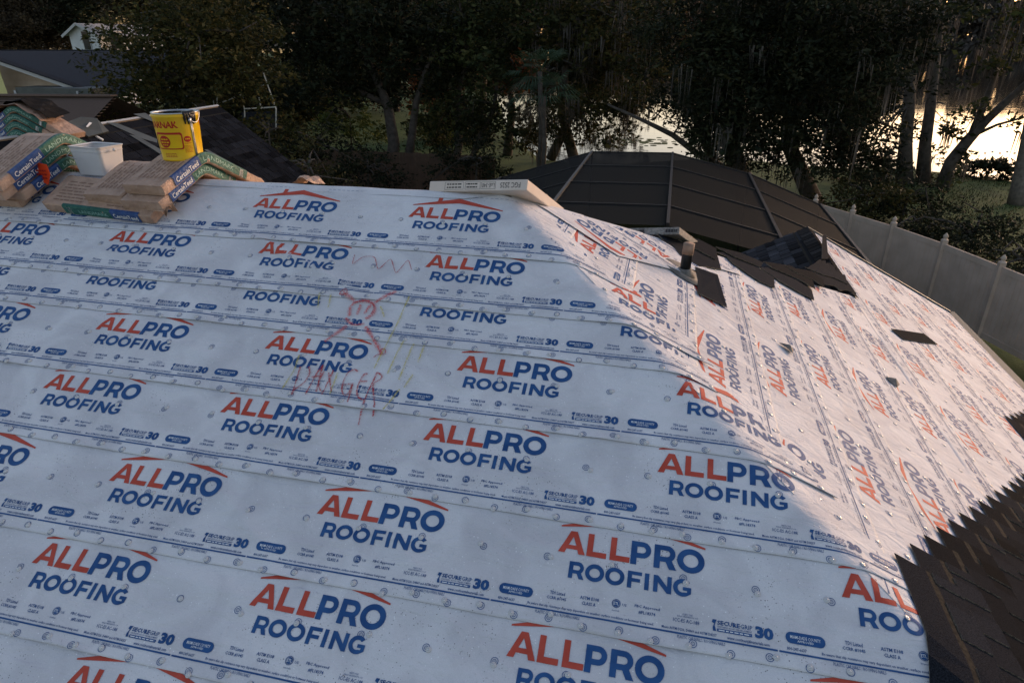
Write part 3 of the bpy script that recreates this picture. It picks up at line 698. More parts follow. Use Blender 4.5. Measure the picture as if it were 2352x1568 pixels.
for p in ([(800, 290), (860, 275), (960, 270), (1020, 290), (1030, 345), (990, 400)],
          [(660, 190), (690, 145), (745, 140), (750, 180), (700, 205), (660, 190)], [(1080, 800), (1090, 755), (1140, 760), (1150, 800), (1110, 830), (1080, 800), (1015, 850)],
          [(252, 950), (160, 1245)], [(340, 955), (362, 1010), (300, 1110), (170, 1200)], [(488, 930), (400, 1060), (305, 1235)], [(488, 930), (450, 1080), (415, 1210)], [(370, 1060), (470, 1050)],
          [(500, 1000), (430, 1130), (470, 1220)], [(545, 1010), (560, 1100), (575, 1210)], [(595, 985), (540, 1120), (475, 1240)],
          [(850, 1000), (825, 962), (750, 1005), (700, 1100), (672, 1190), (720, 1275), (785, 1180), (800, 1118), (700, 1140)], [(800, 1120), (745, 1320)],
          [(955, 1022), (915, 1010), (880, 1100), (832, 1200), (850, 1285), (920, 1300)], [(870, 1110), (950, 1100)],
          [(1050, 1010), (985, 1160), (905, 1345)], [(1045, 1005), (1110, 1030), (1105, 1085), (1000, 1110), (1015, 1200), (1030, 1345)], [(905, 1345), (860, 1560)], [(1028, 1345), (1010, 1470)]):
    ribbon(p, .014, cray, 'crayon_stroke', *K)
for p in ([(1390, 210), (1290, 450), (1190, 640), (1020, 965)], [(1330, 680), (1250, 830), (1160, 1020)], [(1440, 710), (1360, 880), (1280, 1085)], [(1425, 1030), (1335, 1165)], [(1550, 730), (1480, 900)], [(450, 170), (430, 330)], [(570, 190), (540, 330)], [(240, 830), (200, 960), (60, 1180)], [(640, 1010), (560, 1240)], [(1090, 320), (1130, 430)], [(1290, 1180), (1120, 1400)]):
    ribbon(p, .015, yel, 'crayon_stroke', *K)
ribbon([(95, 195), (78, 272), (152, 207), (235, 205), (255, 305), (345, 215), (378, 330), (465, 222), (487, 300)], .009, cray, 'crayon_stroke', 960, 640, 2.45)

# ---- shingles -----------------------------------------------------------
def shingle_on(fn, s0, s1, w0, w1, parent, name='shingle', mats=None, tabs=True, seed=0, th=.006, wear=True, ns=10):
    """one strip shingle: s along the course, w0 butt edge, w1 top edge; fn(s,w,h)->3D. two layers: base with laminated tabs"""
    rr = random.Random(seed); mats = mats or [M['shing'], M['shing_edge'], M['strip']]
    V = []; F = []; I = []
    S_ = np.linspace(s0, s1, ns); 
    ww = [w0, w0+(w1-w0)*.42, w0+(w1-w0)*.52, w1]
    def lay(S_, ww, hb, ht, mi):
        o = len(V); n_ = len(S_); m_ = len(ww)
        for s in S_:
            for q, w_ in enumerate(ww):
                f_ = (w_-ww[0])/max(1e-6, (w1-w0)); V.append(fn(s, w_, hb(f_)))
            for q, w_ in enumerate(ww):
                f_ = (w_-ww[0])/max(1e-6, (w1-w0)); V.append(fn(s, w_, ht(f_)))
        k = 2*m_
        for a in range(n_-1):
            for q in range(m_-1):
                F.append((o+a*k+m_+q, o+(a+1)*k+m_+q, o+(a+1)*k+m_+q+1, o+a*k+m_+q+1)); I.append(mi[q])
            F.append((o+a*k, o+(a+1)*k, o+(a+1)*k+m_, o+a*k+m_)); I.append(0)
            F.append((o+a*k+m_-1, o+a*k+2*m_-1, o+(a+1)*k+2*m_-1, o+(a+1)*k+m_-1)); I.append(1)
        for a, sg in ((0, 1), (n_-1, -1)):
            for q in range(m_-1): F.append((o+a*k+q, o+a*k+m_+q, o+a*k+m_+q+1, o+a*k+q+1)[::sg]); I.append(1)
    tilt = .0120
    lay(S_, ww, lambda f_: tilt*(1-f_)+.0005, lambda f_: tilt*(1-f_)+th*.6, [0, 2, 0])
    if tabs:                            # laminated 'teeth'
        s = s0+rr.uniform(0, .08)
        while s < s1-.05:
            L_ = rr.choice([.09, .12, .16, .20]); e = min(s1, s+L_); n_ = max(2, int(ns*(e-s)/(s1-s0))+1)
            lay(np.linspace(s, e, n_), [w0, w0+(w1-w0)*.43], lambda f_: tilt*(1-f_)+th*.55, lambda f_: tilt*(1-f_)+th*1.5, [0])
            s = e+rr.choice([.05, .08, .11, .14])
    return obj(name, V, F, mats, parent, I)
def fr(s, w_, h): return surf_right(np.array(s), np.array(w_), h+.012, r=.05, lift=.012)
EXP = .1455; newm = [M['shing_new'], M['shing_edge'], M['strip']]
for kx in range(26):
    wt = 2.51-EXP*kx; wb = max(wt-.337, -1.22)
    if wt < -1.0: break
    end = 2.70+.174*kx+(.75 if kx > 16 else 0); near = wt*CT-.55
    s1 = end; q = 0
    while s1 > near+.1:
        sA = max(near, s1-1.0)
        if s1 > .6: shingle_on(fr, sA, s1-.003, wb, wt, house, 'shingle', newm, True, kx*31+q, ns=12)
        s1 -= 1.0; q += 1
# wing's left slope: shingled, courses along Y
n_wl = np.array([-ST, 0, CT])
def fwl(s, w_, h):                      # s along Y, w upslope from the wing ridge (<=0)
    p = np.array([XW+np.asarray(w_)*CT, np.asarray(s)+0*np.asarray(w_), ZW+np.asarray(w_)*ST]); return p+n_wl*(h+.004)
for kx in range(13):
    wt = -.03-EXP*kx+.0; off = (kx*.38) % 1.0; s = 6.3-off
    while s < YW+.03:
        e = min(s+1.0, YW+.03)
        if e-s > .08 and e > 6.4: shingle_on(fwl, max(6.4, s), e-.003, wt-.337, wt, house, 'shingle', [M['greyshing'], M['shing'], M['strip']], True, 400+kx*9+int(s*3), ns=6)
        s += 1.0
# hip caps along the wing ridge
for kx in range(20):
    y0 = 7.75+kx*.145; y1 = y0+.30
    if y1 > YW+.1: break
    V = []; F = []
    for y, hh in ((y0, .030), (y1, .016)):
        for xx in (-.16, -.08, 0, .08): V.append((XW+xx*CT, y, ZW-abs(xx)*ST+hh-(.0 if xx else -.004)))
    F = [(a, a+1, a+5, a+4) for a in range(3)]
    V += [(v[0], v[1], v[2]-.006) for v in V[:8]]; F += [(a+8, a, a+1, a+9)[::-1] for a in range(3)]+[(0, 8, 12, 4), (3, 7, 15, 11)]
    obj('ridge_cap', V, F, [M['shing']], house)
# back slope shingles overhanging the far hip (uncut ends lying on the right slope)
def c1(x, y): return ((1700+x/3.267)*.816667, (560+y/3.267)*.816667)
def slab(name, pts, th, hgt, mats, parent, lifts=None):
    P = [hit_right(*c1(*q)) for q in pts]; lifts = lifts or [0]*len(P)
    P = [p+n_right*(hgt+l) for p, l in zip(P, lifts)]; k = len(P)
    V = list(P)+[p+n_right*th for p in P]
    F = [tuple(range(k)), tuple(range(k, 2*k))[::-1]]+[(a, k+a, k+(a+1) % k, (a+1) % k) for a in range(k)]
    me = mkmesh(name, V, F, mats, [0, 0]+[1]*k); bm = bmesh.new(); bm.from_mesh(me); bmesh.ops.recalc_face_normals(bm, faces=bm.faces); bm.to_mesh(me); bm.free()
    return link(name, me, parent)
sm = [M['shing_new'], M['shing_edge']]
for q, (pts, hgt) in enumerate([
    ([(470, 335), (800, 400), (1010, 478), (1060, 662), (935, 640), (720, 520), (560, 420)], .014),
    ([(560, 345), (850, 395), (1010, 480), (1005, 580), (935, 545)], .026),
    ([(610, 440), (700, 470), (935, 640), (860, 640), (680, 530)], .018),
    ([(1005, 500), (1200, 520), (1545, 740), (1550, 833), (1410, 770), (1160, 600), (1110, 545)], .016),
    ([(1000, 465), (1230, 520), (1440, 610), (1410, 648), (1180, 560)],   .030),
    ([(1410, 645), (1560, 640), (1890, 850), (1913, 943), (1800, 885), (1600, 770)], .018),
    ([(1440, 600), (1700, 640), (1890, 760), (1915, 850), (1760, 760), (1520, 660)], .032),
    ([(1640, 650), (1880, 690), (1990, 770), (1995, 838), (1895, 770), (1760, 720)], .038),
    ([(1840, 690), (2080, 690), (2215, 760), (2300, 885), (2200, 850), (2150, 858), (2100, 815), (2010, 800)], .022),
    ([(1820, 650), (2080, 690), (2190, 720), (2215, 803), (2085, 745), (1990, 720)], .034)]):
    slab('shingle', pts, .007, hgt, sm, house)
mb = MB()                               # crumpled felt strip where the wing ridge dies into the hip
base = [hit_right(*c1(x, y)) for x, y in ((1830, 660), (1900, 620), (1975, 565), (2060, 600), (2190, 715), (2080, 690), (1950, 680))]
nv = []
for a in range(9):
    for b2 in range(5):
        t = a/8; s_ = b2/4; p = base[0]*(1-t)*(1-s_)+base[2]*(1-t)*s_+base[6]*0+base[4]*t*(1-s_)+(base[3]*.8+base[4]*.2)*t*s_
        nv.append(p+n_right*(.026+.012*math.sin(a*1.9+b2*2.3)*(s_+.3)+.008*math.sin(a*3.1)))
obj('torn_felt', nv, [(a*5+b2, (a+1)*5+b2, (a+1)*5+b2+1, a*5+b2+1) for a in range(8) for b2 in range(4)], M['shing_new'], house, smooth=True)
# vent pipe through the right slope with its flashing
pv = hit_right(*c1(735, 690)); pv = Vector(pv)
mb = MB(); V = []
for a in range(24):
    t = 2*math.pi*a/24; V.append(pv+Vector((math.cos(t)*.19*CT, math.sin(t)*.17, -math.cos(t)*.19*ST))+Vector(n_right)*.013)
fl = MB().prism(V, n_right, .004); fl.tube([pv+Vector((0, 0, -.02)), pv+Vector((0, 0, .03)), pv+Vector((0, 0, .05))], [.085, .055, .050], 16)
vp = empty('vent_pipe', (0, 0, 0)); vp.parent = house
fl.out('flashing', [M['galv']], vp, True)
MB().tube([pv+Vector((0, 0, 0)), pv+Vector((.004, 0, .16)), pv+Vector((.008, 0, .17))], [.040, .040, .042], 18).out('pipe', [M['pvcblack']], vp, True)
MB().tube([pv+Vector((.006, 0, .165)), pv+Vector((.010, 0, .245))], [.043, .043], 18).out('pipe_top', [M['pvctan']], vp, True)
# loose pieces lying on the right slope
def loose(label, pts, hgt=.012, lifts=None, m=sm, name='loose_shingle', cat='shingle', th=.006):
    P = [hit_right(*c1(*q)) for q in pts]; o = slab(name, pts, th, hgt, m, None, lifts); return tag(o, label, cat)
loose('dark loose shingle lying beside the vent pipe, tilted corner pointing downslope', [(820, 640), (1005, 740), (1110, 1008), (842, 880), (850, 760)], .016, [.0, .03, .0, .0, .0])
loose('small upright dark shingle strip leaning beside the grey shingled wing', [(1950, 400), (1985, 385), (2045, 560), (1985, 560)], .02, [.10, .10, 0, 0])
def c2(x, y): return (((1920+x/2.45)-1700)*3.267, ((640+y/2.45)-560)*3.267)
loose('flat dark parallelogram shingle piece alone on the white slope', [c2(1428, 705), c2(1655, 738), c2(1748, 812), c2(1515, 778)], .014)
def scrap(label, pts, seed):
    rr = random.Random(seed); P = [hit_right(*c1(*q)) for q in pts]; cen = sum(P)/len(P); V = [cen+n_right*.05]+[p+n_right*(.012+rr.uniform(0, .03)) for p in P]; k = len(P)
    V += [v-n_right*.004 for v in V]
    F = [(0, a+1, (a+1) % k+1) for a in range(k)]+[(k+1, (a+1) % k+k+2, a+k+2) for a in range(k)]+[(a+1, a+k+2, (a+1) % k+k+2, (a+1) % k+1) for a in range(k)]
    return tag(obj('torn_scrap', V, F, [M['galv']]), label, 'scrap')
scrap('crumpled grey torn scrap near the middle of the white slope', [c2(655, 805), c2(700, 822), c2(752, 858), c2(740, 882), c2(705, 850)], 3)
scrap('small curled grey scrap lower on the white slope', [c2(1393, 1038), c2(1440, 1042), c2(1482, 1095), c2(1470, 1108), c2(1420, 1070)], 4)

# ================================================================== BACK LEFT WING
Yw2 = 12.0; a_ = ray(500, 243); a_ = a_/a_[1]; XW2 = a_[0]*Yw2; ZW2 = CAM[2]+a_[2]*Yw2; TW2 = .734; th2 = math.atan(TW2)
n_w2 = np.array([math.sin(th2), 0, math.cos(th2)])
bw = empty('rear_wing', (0, 0, 0)); bw.parent = house
def w2(s, w_, h): return np.array([XW2-np.asarray(w_)*math.cos(th2), np.asarray(s)+0*np.asarray(w_), ZW2+np.asarray(w_)*math.sin(th2)])+n_w2*(h+.004)
dW = (ZW2-2.6)/math.sin(th2)
mb = MB().add([w2(YR, 0, -.02), w2(YR, -dW, -.02), w2(Yw2, -dW, -.02), w2(Yw2, 0, -.02), (XW2-4.2, YR, 2.6), (XW2-4.2, Yw2, 2.6)], [(0, 1, 2, 3), (0, 3, 5, 4), (3, 2, 5)])
mb.out('wing_deck', M['deck'], bw)
MB().box((XW2-3.8, YR+1, 0), (XW2+dW*math.cos(th2)-.4, Yw2-.3, 2.58)).out('wing_wall', M['stucco'], bw)
for kx in range(26):
    wt = -.05-EXP*kx; off = (kx*.4) % 1.0; s = 4.2-off
    if wt-.337 < -dW: break
    while s < Yw2+.02:
        e = min(s+1.0, Yw2+.02)
        if e-s > .1 and e > 5.2: shingle_on(w2, max(s, 5.0), e-.004, wt-.337, wt, bw, 'shingle', [M['shing_new'], M['shing'], M['strip']], kx < 24, 1500+kx*17+int(s*5), ns=4)
        s += 1.0
MB().bar(w2(6.0, -.01, .012), w2(10.3, -.01, .012), .04, .006, up=n_w2).out('ridge_flashing', M['trim'], bw)
MB().bar(w2(10.75, -.01, .014), w2(Yw2, -.01, .014), .04, .006, up=n_w2).out('ridge_flashing', M['trim'], bw)
def lieW2(name, label, cat, px, m, hgt=.02, th=.006, lifts=None):
    P = []
    n = n_w2; k0 = n@np.array([XW2, 0, ZW2])
    for x, y in px:
        d = ray(x, y); P.append(CAM+d*((k0-n@CAM)/(n@d))+n*hgt)
    lifts = lifts or [0]*len(P); P = [p+n*l for p, l in zip(P, lifts)]; k = len(P)
    V = P+[p+n*th for p in P]; F = [tuple(range(k)), tuple(range(k, 2*k))[::-1]]+[(a, k+a, k+(a+1) % k, (a+1) % k) for a in range(k)]
    me = mkmesh(name, V, F, m); bm = bmesh.new(); bm.from_mesh(me); bmesh.ops.recalc_face_normals(bm, faces=bm.faces); bm.to_mesh(me); bm.free()
    o = link(name, me); return tag(o, label, cat)
c3 = lambda x, y: ((x/3.267)*.816667, (260+y/3.267)*.816667)
G_ = M['greenmetal']
lieW2('metal_flashing', 'long grey metal flashing strip behind the yellow pail', 'flashing', [c3(975, 290), c3(1060, 290), c3(1440, 440), c3(1440, 475), c3(1310, 440)], G_)
lieW2('metal_flashing', 'grey flashing strip just below the long one, behind the white tub', 'flashing', [c3(1180, 405), c3(1250, 415), c3(1480, 545), c3(1470, 585), c3(1400, 540)], G_, .03)
lieW2('metal_flashing', 'short grey flashing piece by the open ridge behind the yellow pail', 'flashing', [c3(1220, 215), c3(1330, 205), c3(1430, 270), c3(1400, 285)], G_, .03)
lieW2('metal_flashing', 'grey flashing strip running behind the draped bundle right of the pail', 'flashing', [c3(1870, 540), c3(1900, 540), c3(2290, 755), c3(2230, 770), c3(2100, 690)], G_, .03)
lieW2('folded_tarp', 'folded grey flashing sheet with a pale tape patch beside the far bundles', 'sheet', [c3(600, 310), c3(720, 285), c3(860, 310), c3(985, 400), c3(930, 415), c3(800, 440)], G_, .05, .02, [0, .05, .08, .02, .02, .0])
lieW2('tape_piece', 'short pale tape strip on the folded grey sheet', 'tape', [c3(768, 380), c3(785, 385), c3(825, 345), c3(800, 338)], M['white'], .125, .004)
lieW2('caulk_tube', 'small pale tube lying on the dark shingles', 'tube', [c3(870, 425), c3(890, 425), c3(945, 455), c3(935, 463)], M['white'], .03, .02)

# ================================================================== SHINGLE BUNDLES
def bundle(name, label, path, wd=.337, th=.078, width_dir=(1, 0, 0), side=1, seed=0, labels=True, torn=False, group='shingle bundles on the roof'):
    """path: bottom centre line as world points along the length; wd across width_dir; top = path + normal*th.
    side: +1 puts the printed band on the +width face, -1 on the other"""
    rr = random.Random(seed); P = [Vector(p) for p in path]
    # resample
    D = [0]
    for a in range(len(P)-1): D.append(D[-1]+(P[a+1]-P[a]).length)
    Ltot = D[-1]; n_ = 26; wdv = Vector(width_dir).normalized()
    def at_len(t):
        t = max(0, min(Ltot, t)); a = 0
        while a < len(D)-2 and D[a+1] < t: a += 1
        return P[a].lerp(P[a+1], (t-D[a])/(D[a+1]-D[a]))
    raw = [at_len(Ltot*k/(n_*3)) for k in range(n_*3+1)]
    for _ in range(14):                 # bend softly
        raw = [raw[0]]+[(raw[k-1]+raw[k]*2+raw[k+1])/4 for k in range(1, len(raw)-1)]+[raw[-1]]
    m_ = len(raw)
    def frame(t):
        x = t*(m_-1); a = min(m_-2, int(x)); p = raw[a].lerp(raw[a+1], x-a); d = (raw[min(m_-1, a+2)]-raw[max(0, a-1)]).normalized()
        n = wdv.cross(d).normalized()
        if n.z < 0: n = -n
        return p, d, n
    root = empty(name, tuple(P[0]), label, 'bundle', group); o0 = P[0]
    def fn(t, b_, c):                   # t 0..1 length, b -1..1 width, c 0..1 height
        p, d, n = frame(t); return p+wdv*(b_*wd/2)+n*(c*th)-o0
    V = []; F = []; cr = .10
    sec = [(-1, .10), (-.965, 0), (.965, 0), (1, .10), (1, .88), (.95, 1.0), (.4, 1.03), (-.2, 1.02), (-.95, 1.0), (-1, .88)]
    ks = len(sec)
    for k in range(n_+1):
        t = k/n_
        for q, (b_, c) in enumerate(sec):
            e = (.97 if k in (0, n_) else 1); j = rr.gauss(0, .0018)
            V.append(fn(t, b_*e, .5+(c-.5)*e)+Vector((j, j, j*.7)))
    for k in range(n_):
        for q in range(ks): F.append((k*ks+q, k*ks+(q+1) % ks, (k+1)*ks+(q+1) % ks, (k+1)*ks+q))
    F.append(tuple(range(ks))); F.append(tuple(n_*ks+q for q in range(ks))[::-1])
    me = mkmesh('wrapper', V, F, M['paper'], None, False); bm = bmesh.new(); bm.from_mesh(me); bmesh.ops.recalc_face_normals(bm, faces=bm.faces); bm.to_mesh(me); bm.free()
    link('wrapper', me, root)
    if labels:
        off = .0035*2/wd
        def band(nm, t0, t1, m, top=True):
            V = []; F = []; k_ = 18
            prof = [(1+off, .12), (1+off, .90)]+([(1-.02, 1.0+.05), (1-.14, 1.0+.06)] if top else [])
            for k in range(k_+1):
                for b_, c in prof: V.append(fn(t0+(t1-t0)*k/k_, side*b_, c))
            q_ = len(prof)
            for k in range(k_):
                for q in range(q_-1): F.append((k*q_+q, k*q_+q+1, (k+1)*q_+q+1, (k+1)*q_+q))
            return obj(nm, V, F, m, root)
        bl = band('blue_label', .10, .36, M['lblue']); gr = band('green_label', .362, .80, M['green'])
        _p, _d, _n = frame(.5); fwd_ = _d.cross(_n).dot(wdv*side) > 0
        def words(st, t0, t1, c0, c1_, parent, bold=.01):
            tv, tf = text(st, bold, 2); lo = tv.min(0); hi = tv.max(0); q = (tv-lo)/(hi-lo)
            vv = []
            for x, y in q:
                t = t0+(t1-t0)*x if fwd_ else t1-(t1-t0)*x
                vv.append(fn(t, side*(1+off*1.5), c0+(c1_-c0)*y))
            f2 = [f for f in tf]
            return obj('lettering', vv, f2, M['white'] if st[0] == 'C' else M['paleink'], parent)
        words('CertainTeed', .12, .34, .30, .80, bl); words('LANDMARK', .39, .66, .34, .74, gr, .0)
        k = Ink()
        for q in range(7):
            k.marks(.08, -.75+.22*q, .08+rr.uniform(.25, .42), -.70+.22*q, 0)
            k.marks(.58, -.75+.22*q, .58+rr.uniform(.15, .32), -.70+.22*q, 0)
        tv, _h, tf, _i = k.arr(); sg = 1 if fwd_ else -1
        obj('wrapper_print', [fn(x if fwd_ else 1-x, -side*y*.9, 1.055) for x, y in tv], tf, M['brownink'], root)
        band('label_patch', .725, .765, M['white'], False)
    if torn:
        V = []; F = []
        for k in range(9):
            p = fn(.0+.012*k, side*1.0, .05); V += [p, p+Vector((.02+rr.uniform(0, .05), -.03-rr.uniform(0, .05), -.03+rr.uniform(-.02, .05)))]
        F = [(2*k, 2*k+1, 2*k+3, 2*k+2) for k in range(8)]; obj('torn_paper', V, F, M['paper_in'], root)
    return root
def drape(xc, y0, length, lf, lr, yaw=0.):
    """centre line over the main ridge: starts on the near slope at plan Y=y0, climbs, bends over and goes down the back"""
    n1 = Vector((0, -ST, CT)); n2 = Vector((0, ST, CT)); L1 = (YR-y0)/CT; L2 = length-L1
    a = Vector((xc, y0, ZB+T*y0))+n1*lf; r = Vector((xc+yaw*L1, YR, ZR+lr*1.1+.03)); bpt = Vector((xc+yaw*length, YR+L2*CT, ZR-L2*ST))+n2*lr
    return [a, r, bpt]
def on_main(x, y, lift): return Vector((x, y, ZB+T*y))+Vector(n_main)*lift
BL = 1.0
# middle group
bundle('shingle_bundle', 'lowest bundle of the middle pile, lying lengthwise with green and blue side toward the eave', [on_main(-3.567, 4.145, .012), on_main(-4.555, 4.205, .012)], width_dir=(.06, .883, .465), side=-1, seed=1)
bundle('shingle_bundle', 'left brown bundle of the middle pile draped over the ridge beside the white tub', drape(-4.00, 4.085, BL, .092, .012, .04), seed=2)
bundle('shingle_bundle', 'torn brown bundle under the topmost one, blue side facing right', drape(-3.652, 4.045, BL, .092, .012, .08), seed=3, torn=True)
bundle('shingle_bundle', 'topmost bundle of the middle pile, carrying the yellow pail', drape(-3.633, 4.115, BL, .172, .092, .12), seed=4)
# left group
bundle('shingle_bundle', 'bottom bundle of the left pile, its brown end lowest on the slope', [on_main(-4.965, 4.072, .012), on_main(-4.95, 4.46, .012), (-4.94, 4.95, 5.37)], seed=5, th=.07)
bundle('shingle_bundle', 'third bundle down of the left pile, blue side above the orange card', drape(-4.865, 4.074, BL, .088, .025, .06), seed=6, th=.074)
bundle('shingle_bundle', 'second bundle down of the left pile, crushed brown end', drape(-4.91, 3.985, BL, .166, .105, .07), seed=7, th=.074)
bundle('shingle_bundle', 'topmost bundle of the left pile with bright blue corner label', drape(-4.874, 3.99, BL, .246, .185, .05), seed=8, th=.076)
# far group, draped over the rear wing's ridge
def drape2(y, lift, L_=1.0, x0=-.55, dz=0.):
    n1 = Vector((math.sin(th2), 0, math.cos(th2))); n0 = Vector((-math.sin(th2), 0, math.cos(th2)))
    a = Vector((XW2+x0, y, ZW2-abs(x0)*TW2*.8))+n0*lift; r = Vector((XW2, y, ZW2+lift*1.12+dz)); e = Vector((XW2+(L_+x0)*.86, y+.05, ZW2-(L_+x0)*.86*TW2*.75))+n1*lift
    return [a, r, e]
for q, (lb, lf, x0) in enumerate([('lowest curved bundle of the far pile on the rear wing ridge', .02, -.45), ('middle curved bundle of the far pile on the rear wing ridge', .11, -.48), ('third curved bundle up of the far pile, with blue end label', .20, -.46), ('top curved bundle of the far pile with torn brown wrapper', .29, -.42)]):
    bundle('shingle_bundle', lb, drape2(7.75+.02*q, lf, 1.0, x0), width_dir=(0, 1, 0), side=-1, seed=20+q)
V = []; F = []
for a in range(12):
    for b2 in range(4):
        t = a/11; x = XW2-.5+t*.95; z = ZW2+.40-(abs(x-XW2)**1.6)*.75+.02*math.sin(a*2+b2*1.7)
        V.append((x, 7.60+b2*.13, z+.02))
F = [(a*4+b2, (a+1)*4+b2, (a+1)*4+b2+1, a*4+b2+1) for a in range(11) for b2 in range(3)]
tag(obj('torn_wrapper', V, F, M['paper'], smooth=True), 'loose torn brown wrapper paper over the far pile', 'paper')
V = [(v[0]+.05, v[1]+.06, v[2]+.045) for v in V]; V += [(v[0], v[1], v[2]-.008) for v in V]
k = len(V)//2; F2 = F+[tuple(a+k for a in f)[::-1] for f in F]
tag(obj('loose_shingle', V, F2, M['shing']), 'bent black shingle lying on top of the far pile', 'shingle')

# ================================================================== PAIL
pc = np.array([-3.585, 4.44, 5.755]); PH, R0, R1 = .335, .141, .158
pail = empty('tar_pail', tuple(pc), 'yellow metal tar pail with red lettering on the topmost bundle', 'pail')
MB().lathe([(0.001, .004), (R0, 0), (R0+.003, .006), (R0, .014), (R1, PH-.03), (R1+.006, PH-.026), (R1+.006, PH-.012), (R1+.001, PH-.010), (R1, PH)], 48).out('body', M['yellow'], pail, True)
MB().lathe([(R1+.003, PH-.004), (R1+.004, PH+.003), (R1-.004, PH+.003), (R1-.006, PH-.006)], 48).out('rim', M['steel'], pail, True)
MB().lathe([(R1-.005, PH-.004), (R1-.008, PH-.06), (R1-.013, PH-.11)], 48).out('inner_wall', M['tar'], pail, True)
V = []; nr_ = 6
mb = MB().lathe([(R1-.009, PH-.05), (R1-.02, PH-.085), (.10, PH-.10), (.04, PH-.095), (.001, PH-.10)], 36); mb.out('tar_fill', M['tar'], pail, True)
# lettering and artwork wrapped round the body; angle measured from direction to camera
cdir = math.atan2(CAM[1]-pc[1], CAM[0]-pc[0])
def pw(x, z, e=.0012): r = R0+(R1-R0)*max(0, min(1, z/PH))+e; a = cdir+x/r; return (r*math.cos(a), r*math.sin(a), z)
def pail_ink(name, ink, mats, parent=pail, e=.0012):
    V, H, F, I = ink.arr(); return obj(name, [pw(v[0], v[1], e+h) for v, h in zip(V, H)], F, mats, parent, I)
k = Ink(); k.text('KARNAK', -.235, .235, .005, .283, 0, .045, res=2); k.text('KARNAK', .20, .235, .44, .283, 0, .045, res=2); pail_ink('lettering', k.split(.02), [M['pailred']])
k = Ink()
def rrect(x0, y0, x1, y1, r): return ell(x1-r, y0+r, r, r, 6, -math.pi/2, 0)+ell(x1-r, y1-r, r, r, 6, 0, math.pi/2)+ell(x0+r, y1-r, r, r, 6, math.pi/2, math.pi)+ell(x0+r, y0+r, r, r, 6, math.pi, math.pi*1.5)
k.poly([rrect(-.19, .085, .020, .205, .018), rrect(-.181, .093, .011, .190, .014)], 0); k.poly([ell(-.115, .140, .046, .043, 24)], 0); k.marks(-.145, .152, -.085, .161, 1, .0005, 3); k.marks(-.150, .131, -.080, .140, 1, .0005, 3); k.marks(-.140, .114, -.090, .120, 1, .0005, 3)
k.poly([ell(.052, .155, .026, .022, 16)], 0); k.marks(.036, .152, .068, .160, 1, .0005, 3); k.marks(.030, .123, .075, .127, 0, 0., 4)
for q in range(6): k.marks(.022, .061+q*.009, .078, .064+q*.009, 0)
for q in range(3): k.marks(-.13, .031+q*.011, -.04, .035+q*.011, 0)
k.poly([rrect(.24, .085, .45, .205, .018), rrect(.249, .093, .441, .190, .014)], 0)
pail_ink('artwork', k.split(.02), [M['pailred'], M['yellow']])
V = []
for q, (x, z) in enumerate([(.105, .01), (.108, .30)]): pass
mb = MB(); P1 = [Vector(pw(.098, z, .003)) for z in (.008, .1, .2, .285)]; mb.tube(P1, .004, 8); P1 = [Vector(pw(.108, z, .003)) for z in (.008, .1, .2, .285)]; mb.tube(P1, .003, 8); mb.out('seam', M['steel'], pail, True)
mb = MB(); e0 = Vector(pw(.100, .285, .006)); mb.tube([e0-Vector((.0, .0, .012)), e0+Vector((0, -.012, 0)), e0+Vector((0, 0, .012))], .012, 10); mb.out('handle_ear', M['steel'], pail, True)
mb = MB(); mb.tube([Vector(pw(.10+.02*q, .285-.018*q+.004*q*q, .010)) for q in range(8)], .0028, 8); mb.out('bail_handle', M['steel'], pail, True)
rr = random.Random(5); V = []; F = []
mb = MB()
for q in range(16):                     # tar smeared over the rim
    x = .055+rr.uniform(0, .085); z1 = PH+.006; z0 = PH-rr.uniform(.01, .085); mb.tube([Vector(pw(x, z1, -.012)), Vector(pw(x+.002, PH+.007, .001)), Vector(pw(x+.003, (z0+PH)/2, .005)), Vector(pw(x+.004, z0, .003))], [.010, .011, .010, .004], 7)
mb.out('tar_smear', M['tar'], pail, True)

# ================================================================== WHITE TUB
tub = empty('plastic_tub', (-4.415, 4.50, 5.60), 'translucent white rectangular plastic tub beside the left pile', 'tub', rz=math.radians(-6))
def frust(w0, d0, w1, d1, z0, z1, th, solid=True):
    def ring(w_, d_, z, r=.03):
        return [(x, y, z) for x, y in rrect(-w_/2, -d_/2, w_/2, d_/2, r)]
    R_ = [ring(w0, d0, z0), ring(w1, d1, z1), ring(w1-2*th, d1-2*th, z1), ring(w0-2*th, d0-2*th, z0+th)]
    n_ = len(R_[0]); V = sum(R_, []); F = [tuple(range(n_))[::-1]] if solid else []
    for a in range(3):
        for q in range(n_): F.append((a*n_+q, a*n_+(q+1) % n_, (a+1)*n_+(q+1) % n_, (a+1)*n_+q))
    if solid: F.append(tuple(3*n_+q for q in range(n_)))
    else: F += [(3*n_+q, 3*n_+(q+1) % n_, (q+1) % n_, q) for q in range(n_)]
    return V, F
V, F = frust(.272, .20, .315, .24, 0, .215, .003); obj('body', V, F, M['plastic'], tub)
V, F = frust(.312, .237, .327, .252, .200, .218, .012, False); obj('rim', V, F, M['plastic'], tub)
V, F = frust(.303, .228, .314, .239, .172, .178, .008, False); obj('rib', V, F, M['plastic'], tub)
MB().box((.01, -.104, .04), (.115, -.103, .15)).out('panel', M['plastic'], tub)
MB().tube([(-.185, .0, .185), (-.19, -.06, .18), (-.13, -.165, .15), (-.05, -.168, .135), (-.03, -.166, .130)], .0028, 8).out('bail_handle', M['steel'], tub, True)
MB().tube([(.178, 0, .19), (.195, 0, .185)], .012, 10).tube([(-.178, 0, .19), (-.195, 0, .185)], .012, 10).out('handle_ear', M['plastic'], tub, True)
